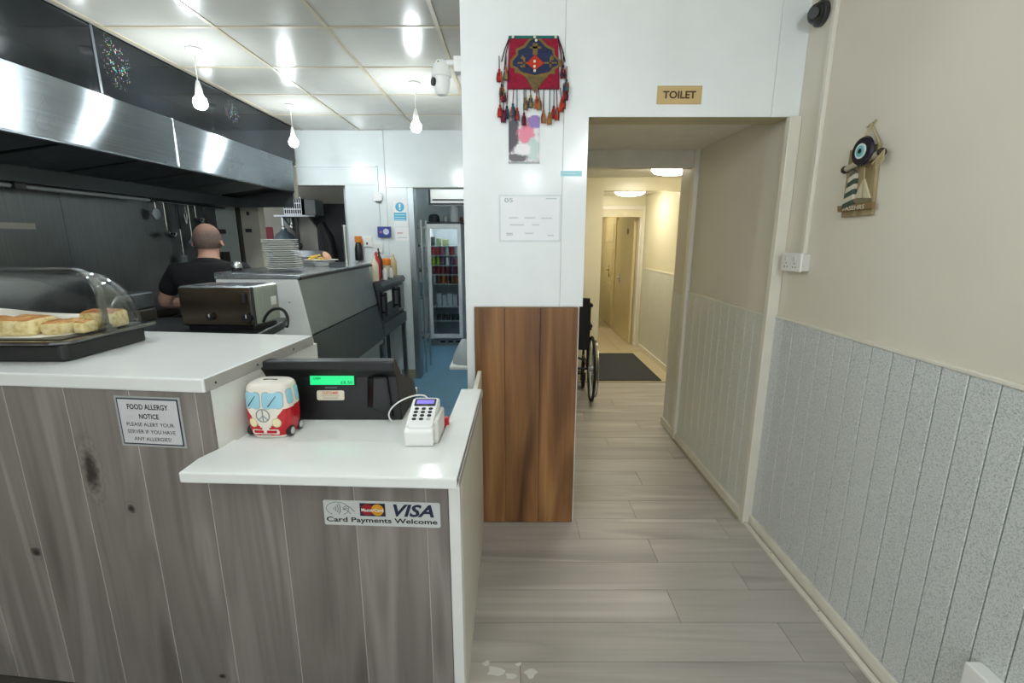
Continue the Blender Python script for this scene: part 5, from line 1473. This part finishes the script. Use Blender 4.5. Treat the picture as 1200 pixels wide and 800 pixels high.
q = at(263, 301, X=XL); MB().box(XL + .0012, XL + .03, q.y - .05, q.y + .05, q.z - .05, q.z + .05).build('wall_switch', BLACK, None, 'small black switch on the left kitchen wall behind the cook', 'switch', bevel=.004)
q = at(257, 271, X=XL); MB().box(XL + .0012, XL + .03, q.y - .07, q.y + .06, q.z - .022, q.z + .02).build('wall_hook', DKGREY, None, 'dark wall hook on the pale panel above the switch', 'hook', bevel=.004)
for u, v, lb in ((295, 270, 'dark latch on the old cream panel beside the hatch'), (294, 250, 'small dark knob above the latch beside the hatch')):
    q = at(u - 3, v, Y=YB); s_ = 4.0 if v > 260 else 1.6
    MB().box(q.x - .012 * s_ / 1.6, q.x + .012 * s_ / 1.6, YB - .02, YB - .0005, q.z - .018, q.z + .018).build('panel_latch', DKGREY, None, lb, 'latch', bevel=.004)
# cook line along the left wall
ck = thing('cook_line', 'dark steel cooking range along the left kitchen wall', 'range', (-2.55, 2.9, 0))
MB().box(XL + .002, -2.57, 2.2, 4.5, .1, .90).build('cabinet', STEEL_D, ck)
MB().box(XL + .002, -2.56, 2.2, 4.5, .90, .93).build('hob_top', M('black hob', '#1C1C1D', .4, .4), ck, bevel=.004)
MB().box(XL + .03, -2.6, 2.5, 3.6, .931, .985).build('griddle', M('seasoned griddle', '#2A2521', .4, .5), ck, bevel=.006)
for yq in (2.25, 4.4):
    for xq in (XL + .04, -2.63):
        MB().box(xq, xq + .04, yq, yq + .04, 0, .1).build('foot', BLACK, ck)
# back room behind the hatch
y_ = 6.299
a, b_ = at(306, 266, Y=y_), at(321, 281, Y=y_)
MB().box(a.x, b_.x, y_ - .006, y_ - .0005, b_.z, a.z).build('red_sign', M('red sign', '#8E1B2A', .4), None, 'small red sign on the back room wall above the plates', 'sign')
a, b_ = at(323, 252, Y=6.0), at(371, 254, Y=6.0)
wsf = thing('wall_shelf', 'steel wall shelf in the room behind the hatch', 'shelf', (a.x, 6.1, a.z))
MB().box(a.x, b_.x, 5.95, 6.299, a.z - .02, a.z).build('board', STEEL, wsf)
for xq in (a.x + .08, b_.x - .1):
    MB().prism([(5.98, a.z - .02), (6.299, a.z - .02), (6.299, a.z - .2)], xq, xq + .02, 'x').build('bracket', ALU, wsf)
mw = at(333, 233, Y=6.0)
ob = thing('mesh_basket', 'grey wire basket on the wall shelf behind the hatch', 'basket', (mw.x + .1, 6.1, a.z))
mb_ = MB()
x0_, x1_ = mw.x, at(353, 233, Y=6.0).x
for k in range(9):
    xk = x0_ + (x1_ - x0_) * k / 8; mb_.box(xk - .004, xk + .004, 5.97, 5.978, a.z + .001, a.z + .21)
for z in (.01, .07, .14, .21): mb_.box(x0_, x1_, 5.968, 5.980, a.z + z - .005, a.z + z + .005)
mb_.build('front_grid', CHROME, ob)
MB().box(x0_, x1_, 5.985, 6.25, a.z + .001, a.z + .20).build('body', DKGREY, ob)
MB().box(x1_ + .03, at(369, 233, Y=6.0).x, 5.99, 6.25, a.z + .001, a.z + .19).build('storage_box', M('grey box', '#8E9292', .4), None, 'plain grey box right of the wire basket on the wall shelf', 'box', bevel=.01)
for u, vb, mt_, lb, w_ in ((331, 268, CHROME, 'steel ladle under the wall shelf, left one', .03), (341, 266, CHROME, 'steel ladle under the wall shelf, right one', .03), (347, 289, BLACK, 'long black apron hanging under the wall shelf', .05)):
    q = at(u, 256, Y=6.15); z1 = at(u, vb, Y=6.15).z
    nm = 'hanging_apron' if mt_ is BLACK else 'shelf_ladle'
    MB().box(q.x - w_ * .35, q.x + w_ * .35, 6.14, 6.16, z1, a.z - .021).ell((q.x, 6.15, z1 + .01), (w_, .02, w_), 12, 8).build(nm, mt_, None, lb, 'apron' if mt_ is BLACK else 'ladle', smooth=False)
gb = at(335, 279, Y=6.2); MB().lathe([(0, 0), (.11, 0), (.12, .03), (.12, .16), (.10, .20), (.04, .24), (.035, .27), (0, .27)], (gb.x, 6.17, 1.36), 20).build('water_bottle', M('smoky blue jar', '#6C7F88', .2), None, 'grey blue jar behind the plate stack beyond the hatch', 'jar', smooth=True)
MB().box(-3.9, -2.35, 5.95, 6.299, 1.28, 1.358).build('back_bench', STEEL, None, 'steel bench along the wall of the room behind the hatch', 'bench')
da = at(376, 262, Y=5.8); db = at(392, 306, Y=5.8)
MB().tube([(da.x, 5.8, da.z), (db.x - .05, 5.8, (da.z + db.z) / 2 + .05), (db.x, 5.8, db.z - .3), (db.x, 5.8, 0)], [.05, .07, .085, .09], 10).build('rolled_mat', BLACK_M, None, 'dark rolled mat leaning in the doorway behind the hatch', 'mat', smooth=True)
# worktop edge and cloth behind the pillar
wt = thing('side_table', 'white table end showing behind the left edge of the white wall', 'table', (-.3, 3.5, 0))
MB().box(-.470, -.10, 3.36, 3.62, .540, .572).build('top', WHITE, wt, bevel=.008)
for xq, yq in ((-.30, 3.38), (-.30, 3.56)):
    MB().box(xq, xq + .04, yq, yq + .04, 0, .54).build('leg', ALU, wt)
MB().lathe([(.09, 0), (.085, .05), (.05, .13), (.02, .18), (0, .19)], (-.365, 3.46, .573), 16).build('cloth_bag', M('grey polythene', '#A9B1B5', .4), None, 'grey plastic bag on the white table behind the pillar', 'bag', smooth=True)
MB().box(-.33, -.235, 3.66, 3.9, .0, .95).build('dark_cabinet', M('dark cabinet', '#2F3436', .4), None, 'dark cabinet end beside the white table behind the pillar', 'cabinet', bevel=.004)

# =================================================================== STORE ROOM
rk = thing('wire_rack', 'chrome wire storage rack just inside the store room door', 'rack', (-1.15, 5.3, 0))
RX = -.985
for xq, yq in ((RX, 5.17), (RX, 5.46), (-1.50, 5.17), (-1.50, 5.46)):
    MB().cyl((xq, yq, 0), (xq, yq, 1.70), .012, n=10).build('post', CHROME, rk, smooth=True)
for z in (1.62, 1.42, 1.15, .85, .40):
    s_ = MB().box(-1.50, RX, 5.163, 5.177, z - .004, z + .018).box(-1.50, RX, 5.453, 5.467, z - .004, z + .018).box(RX - .007, RX + .007, 5.17, 5.46, z - .004, z + .018)
    for k in range(9): s_.box(-1.5 + .06 * k, -1.496 + .06 * k, 5.17, 5.46, z + .01, z + .014)
    s_.build('wire_shelf', CHROME, rk)
for k, (xa, w_, h_, mt_, lb) in enumerate(((-1.22, .10, .20, M('grey tub', '#7E878A', .4), 'grey tub on the wire rack by the door, upper shelf'), (-1.10, .09, .16, M('blue tub', '#5C7F94', .4), 'blue tub on the wire rack by the door, lower shelf'))):
    z = (1.166, .866)[k] + .003
    MB().box(xa, xa + w_, 5.22, 5.40, z, z + h_).build('storage_tub', mt_, None, lb, 'tub', bevel=.01)

fg = thing('drinks_fridge', 'tall white glass door drinks fridge in the store room', 'fridge', (-.93, 6.8, 0))
FXa, FXb, FYf, FT = -1.17, -.70, 6.53, 1.70
MB().box(FXa, FXa + .03, FYf + .05, 6.98, .03, FT).build('side_wall', WHITE, fg, bevel=.004)
MB().box(FXb - .03, FXb, FYf + .05, 6.98, .03, FT).build('side_wall', WHITE, fg, bevel=.004)
MB().box(FXa + .03, FXb - .03, 6.94, 6.98, .03, FT).build('rear_wall', M('fridge lining', '#AEB7BB', .4), fg)
MB().box(FXa, FXb, FYf + .05, 6.98, FT, FT + .03).build('top', DKGREY, fg, bevel=.004)
MB().box(FXa + .03, FXb - .03, FYf + .05, 6.94, .03, .10).build('floor_pan', M('fridge lining', '#AEB7BB', .4), fg)
gr = MB().box(FXa, FXb, FYf + .03, FYf + .05, .0, .09).build('grille', M('grille grey', '#7A8285', .4), fg)
for k in range(3): MB().box(FXa + .14 + k * .11, FXa + .21 + k * .11, FYf + .027, FYf + .03, .04, .07).build('vent', BLACK, gr)
dr = MB().box(FXa, FXa + .05, FYf, FYf + .04, .11, FT).box(FXb - .05, FXb, FYf, FYf + .04, .11, FT).box(FXa + .05, FXb - .05, FYf, FYf + .04, .11, .17).box(FXa + .05, FXb - .05, FYf, FYf + .04, FT - .06, FT).build('door', WHITE, fg, bevel=.003)
MB().box(FXa + .05, FXb - .05, FYf + .015, FYf + .022, .17, FT - .06).build('glass_pane', GLASS, dr)
shz = [1.41, 1.28, 1.14, 1.015, .88, .555, .355, .105]
for z in shz[:-1]:
    MB().box(FXa + .031, FXb - .031, FYf + .06, 6.93, z - .010, z).build('shelf', M('fridge shelf', '#C9D3D5', .3, .3), fg)
li = MB().box(FXa + .05, FXb - .05, FYf + .06, FYf + .09, FT - .05, FT - .03).build('light_strip', M('fridge lamp', '#F4FAFF', .3, emit=14, var=0), fg)
cols = {'1': ('red', '#A8323A'), '2': ('silver', '#B5B9BC'), '3': ('lime green', '#8FA83C'), '4': ('purple', '#6D4A6E'), '5': ('dark red', '#7A2634'), '6': ('brown', '#6E4430'), '7': ('white', '#CDD2D2'), '8': ('pink', '#B0637A'), '9': ('orange', '#B8652F')}
ranks = ['leftmost', 'second from the left', 'third from the left', 'fourth from the left', 'fifth from the left', 'rightmost']
names = {1.28: 'top can shelf', 1.14: 'second can shelf', 1.015: 'third can shelf', .88: 'fourth can shelf'}
can0 = {}
def canmesh(h, mat):
    return MB().lathe([(0, 0), (.024, 0), (.031, .006), (.031, h - .012), (.025, h - .002), (.025, h), (0, h - .003)], n=16)
for z, row in ((1.28, '118212'), (1.14, '334748'), (1.015, '555545'), (.88, '269669')):
    for k, ch in enumerate(row):
        nm, cx_ = cols[ch]; h = .112
        if ch not in can0:
            o = canmesh(h, None).build('drink_can', M(nm + ' drink can', cx_, .3, .5), None, '', 'can', 'cans in the drinks fridge', smooth=True, origin=(0, 0, 0)); can0[ch] = o
        else:
            o = can0[ch].copy(); COL.objects.link(o)
        o.location = (-1.105 + k * .066, FYf + .12, z + .0005); o['label'] = '%s drink can, %s on the %s of the fridge' % (nm, ranks[k], names[z])
for k in range(4):
    MB().box(-1.07 + k * .075, -1.008 + k * .075, FYf + .1, FYf + .2, .556, .74 - .02 * (k % 2)).build('drink_carton', M('white carton', '#C4CAC8', .4), None, 'white drink carton, %s on the middle fridge shelf' % ranks[k], 'carton', 'cartons in the drinks fridge')
MB().box(-.775, -.735, FYf + .1, FYf + .2, .556, .72).build('drink_carton', M('maroon carton', '#5A2A30', .4), None, 'maroon carton at the right end of the middle fridge shelf', 'carton')
for k in range(5):
    MB().cyl((-1.06 + k * .07, FYf + .13, .3555), (-1.06 + k * .07, FYf + .13, .44), .031, n=14).build('dark_tin', M('dark tin', '#2E3234', .3, .4), None, 'dark tin, %s on the lower fridge shelf' % ranks[k], 'tin', 'tins in the drinks fridge', smooth=True)
for xq, w_, h_, mt_, lb in ((-1.03, .06, .10, M('green tin', '#7E8B62', .4), 'pale green tin on the uppermost fridge shelf'), (-.93, .08, .085, M('yellow green pack', '#98A06A', .4), 'yellow green pack on the uppermost fridge shelf'), (-1.11, .05, .12, M('dark jar', '#2C3330', .3), 'dark jar on the uppermost fridge shelf')):
    MB().box(xq - w_ / 2, xq + w_ / 2, FYf + .1, FYf + .18, 1.4105, 1.41 + h_).build('fridge_pack', mt_, None, lb, 'pack', bevel=.006)
# things on the fridge
for xq, w_, h_, mt_, lb, nm in ((-1.08, .16, .10, M('dark pan', '#3B3F42', .4, .5), 'dark pan on top of the drinks fridge', 'pan'), (-.92, .07, .09, ALU, 'steel tin on top of the drinks fridge', 'tin'), (-.80, .11, .22, WHITE, 'white plastic jug on top of the drinks fridge', 'jug'), (-.70, .05, .07, M('red brown pot', '#7A4A3C', .5), 'small red brown pot on the right of the fridge top', 'pot')):
    MB().lathe([(0, 0), (w_ * .48, 0), (w_ * .5, h_ * .1), (w_ * .46, h_ * .8), (w_ * .3, h_), (0, h_)], (xq, 6.66, FT + .0305), 18).build('fridge_top_' + nm, mt_, None, lb, nm, smooth=True)
ad_ = at(503, 222, Y=6.2); ae = at(545, 239, Y=6.2)
du = thing('air_unit', 'pale air unit with dark edge under the store room ceiling', 'air unit', (-.7, 6.3, 1.95))
MB().box(ad_.x, -.42, 6.2, 6.5, ae.z, ad_.z).build('casing', WHITE2, du)
MB().box(ad_.x - .012, -.42, 6.19, 6.2, ae.z - .012, ae.z + .012).box(ad_.x - .012, ad_.x + .012, 6.19, 6.2, ae.z, ad_.z).box(ad_.x + .04, -.42, 6.19, 6.2, ae.z + .045, ae.z + .06).build('dark_edge', DKGREY, du)
tq0, tq1 = at(515, 220, Y=5.9), at(527, 231, Y=5.5)
sl_ = thing('strip_light', 'lit strip light on the store room ceiling', 'lamp', (tq0.x, 5.7, 2.3))
MB().box(-.82, -.74, 5.3, 6.1, 2.30, 2.359).build('fitting', WHITE, sl_)
MB().cyl((-.78, 5.32, 2.28), (-.78, 6.08, 2.28), .018, n=12).build('tube', M('strip tube', '#EFF8FF', .3, emit=22, var=0), sl_)

# =================================================================== THE COOK
def skin_mesh(name, verts, edges, radii, mat, parent, sub=2, root=0):
    me = bpy.data.meshes.new(name); me.from_pydata(verts, edges, []); me.update()
    o = bpy.data.objects.new(name, me); COL.objects.link(o); o.parent = parent
    me.materials.append(mat)
    sk = o.modifiers.new('skin', 'SKIN'); sk.use_smooth_shade = True
    if not me.skin_vertices: me.attributes.new  # layer is created with the modifier
    for i, sv in enumerate(me.skin_vertices[0].data):
        r = radii[i]; sv.radius = r if isinstance(r, tuple) else (r, r); sv.use_root = (i == root)
    ss = o.modifiers.new('sub', 'SUBSURF'); ss.levels = sub; ss.render_levels = sub
    return o


ckx, cky = -2.185, 3.40
pe = thing('person', 'person in a black t-shirt seen from behind at the cooking range', 'person', (ckx, cky, 0), R(12), local=True)
V = []; E_ = []; RD = []
def jv(p, r, frm=None):
    V.append(p); RD.append(r)
    if frm is not None: E_.append((frm, len(V) - 1))
    return len(V) - 1
pel = jv((0, 0, .84), (.165, .125))
s1_ = jv((0, .01, .98), (.175, .135), pel); s2_ = jv((0, .0, 1.12), (.180, .13), s1_); s3_ = jv((0, -.01, 1.235), (.165, .11), s2_); s4 = jv((0, -.005, 1.315), (.10, .085), s3_)
nk = jv((0, .01, 1.375), (.066, .066), s4); h0 = jv((0, .022, 1.43), (.072, .080), nk); h1_ = jv((0, .03, 1.485), (.080, .096), h0); h2_ = jv((0, .022, 1.55), (.078, .092), h1_); h3 = jv((0, .016, 1.60), (.050, .058), h2_)
HANDS = []
for sd in (-1, 1):
    sh = jv((sd * .205, -.005, 1.262), (.075, .075), s3_)
    u1 = jv((sd * .270, .0, 1.17), (.058, .058), sh)
    el = jv((sd * .340, .02, 1.045), (.047, .047), u1)
    f1 = jv((sd * .295, .15, 1.03), (.043, .043), el)
    wr_ = jv((sd * .245, .27, 1.05), (.029, .026), f1)
    pm = jv((sd * .225, .325, 1.055), (.036, .018), wr_)
    HANDS.append((sd, pm, (sd * .225, .325, 1.055)))
    hp0 = jv((sd * .095, 0, .78), (.105, .11), pel); kn = jv((sd * .11, .015, .47), (.066, .068), hp0); cf = jv((sd * .112, -.012, .33), (.058, .062), kn); an = jv((sd * .115, -.02, .09), (.038, .042), cf); ft = jv((sd * .125, .10, .045), (.042, .032), an)
body = skin_mesh('body', V, E_, RD, SKIN, pe)
for sd, _, p in HANDS:
    for k, (dx, L_) in enumerate(((-.027, .062), (-.009, .075), (.009, .070), (.026, .055))):
        b0 = Vector((p[0] + dx, p[1] + .02, p[2])); 
        skin_mesh('finger', [b0, b0 + Vector((dx * .1, L_ * .45, .004)), b0 + Vector((dx * .15, L_ * .75, -.014)), b0 + Vector((dx * .15, L_ * .9, -.03))], [(0, 1), (1, 2), (2, 3)], [.010, .009, .0085, .0075], SKIN, pe, 1)
    b0 = Vector((p[0] - sd * .026, p[1] - .015, p[2] - .004))
    skin_mesh('thumb', [b0, b0 + Vector((-sd * .022, .022, -.008)), b0 + Vector((-sd * .028, .05, -.018))], [(0, 1), (1, 2)], [.012, .0105, .009], SKIN, pe, 1)
# clothing follows the body
TS_ = M('black cotton t-shirt', '#0E0F11', .85, var=.25, vscale=40)
tv = [(0, 0, .80), (0, .01, .98), (0, .0, 1.12), (0, -.01, 1.235), (0, -.008, 1.325), (0, .004, 1.372)]
tr_ = [(.185, .145), (.195, .152), (.200, .148), (.186, .128), (.140, .105), (.080, .080)]
te = [(0, 1), (1, 2), (2, 3), (3, 4), (4, 5)]
for sd in (-1, 1):
    n0 = len(tv); tv += [(sd * .208, -.005, 1.262), (sd * .270, .0, 1.175), (sd * .308, .008, 1.105)]; tr_ += [(.088, .088), (.074, .074), (.066, .066)]; te += [(3, n0), (n0, n0 + 1), (n0 + 1, n0 + 2)]
skin_mesh('t_shirt', tv, te, tr_, TS_, pe)
jv_ = [(0, 0, .86), (.1, 0, .76), (.11, .015, .47), (.114, -.015, .08), (-.1, 0, .76), (-.11, .015, .47), (-.114, -.015, .08)]
skin_mesh('trousers', jv_, [(0, 1), (1, 2), (2, 3), (0, 4), (4, 5), (5, 6)], [(.172, .135), (.115, .12), (.08, .082), (.062, .065), (.115, .12), (.08, .082), (.062, .065)], M('dark trousers', '#1D1F24', .85, var=.2), pe)
for sd in (-1, 1):
    skin_mesh('shoe', [(sd * .117, -.05, .05), (sd * .12, .04, .052), (sd * .128, .15, .04)], [(0, 1), (1, 2)], [(.05, .048), (.05, .048), (.045, .036)], BLACK, pe)
# head details
def hair_cap():
    rings = []; c = Vector((0, .022, 1.497))
    rx, ry, rz = .0885, .107, .112
    for i in range(13):
        t = R(-34 + 123 * i / 12)
        ring = []
        for k in range(36):
            a = 2 * math.pi * k / 36
            tt = t
            fade = max(0, math.sin(a))       # front: hairline rises
            if fade > .35: tt = max(t, R(-34 + 70 * (fade - .35) / .65))
            ring.append(c + Vector((rx * math.cos(tt) * math.cos(a), ry * math.cos(tt) * math.sin(a), rz * math.sin(tt))))
        rings.append(ring)
    return MB().loft(rings, cap=False)
m, nt, p = newmat('cropped grey hair')
hc_ = ramp(nt, noise(nt, coords(nt), 260, 3), [(.35, '#3A322E'), (.55, '#5E534C'), (.75, '#8B776B')]); g = nd(nt, 'ShaderNodeNewGeometry'); sz = nd(nt, 'ShaderNodeSeparateXYZ'); nt.links.new(g.outputs['Position'], sz.inputs[0])
mr = nd(nt, 'ShaderNodeMapRange'); mr.inputs[1].default_value = 1.53; mr.inputs[2].default_value = 1.60; mr.inputs[3].default_value = .12; mr.inputs[4].default_value = .85
nt.links.new(sz.outputs[2], mr.inputs[0])
nt.links.new(mixc(nt, mr.outputs[0], hc_, '#A57C6B'), p.inputs['Base Color']); p.inputs['Roughness'].default_value = .8
hair_cap().build('hair', m, pe, local=True, smooth=True)
for sd in (-1, 1):
    MB().lathe([(0, 0), (.014, .001), (.019, .006), (.018, .010), (.010, .008), (0, .006)], n=18).xf(Matrix.Translation((sd * .083, .022, 1.478)) @ Matrix.Rotation(R(sd * 70), 4, 'Y') @ Matrix.Rotation(R(0), 4, 'Z') @ Matrix.Scale(1.75, 4, (1, 0, 0))).build('ear', M('ear skin', '#C98F7C', .5), pe, local=True, smooth=True)
    MB().ell((sd * .031, .118, 1.497), (.012, .008, .009), 12, 8).build('eye', WHITE, pe, local=True, smooth=True)
    MB().box(sd * .031 - .018, sd * .031 + .018, .118, .126, 1.514, 1.520).build('eyebrow', m, pe, local=True)
MB().loft([[(-.008, .122, 1.50), (.008, .122, 1.50), (0, .128, 1.502)], [(-.017, .122, 1.458), (.017, .122, 1.458), (0, .150, 1.463)], [(-.008, .118, 1.450), (.008, .118, 1.450), (0, .130, 1.450)]]).build('nose', SKIN, pe, local=True, smooth=True)
MB().ell((0, .116, 1.432), (.024, .008, .006), 14, 6).build('mouth', M('lips', '#A5685C', .5), pe, local=True, smooth=True)
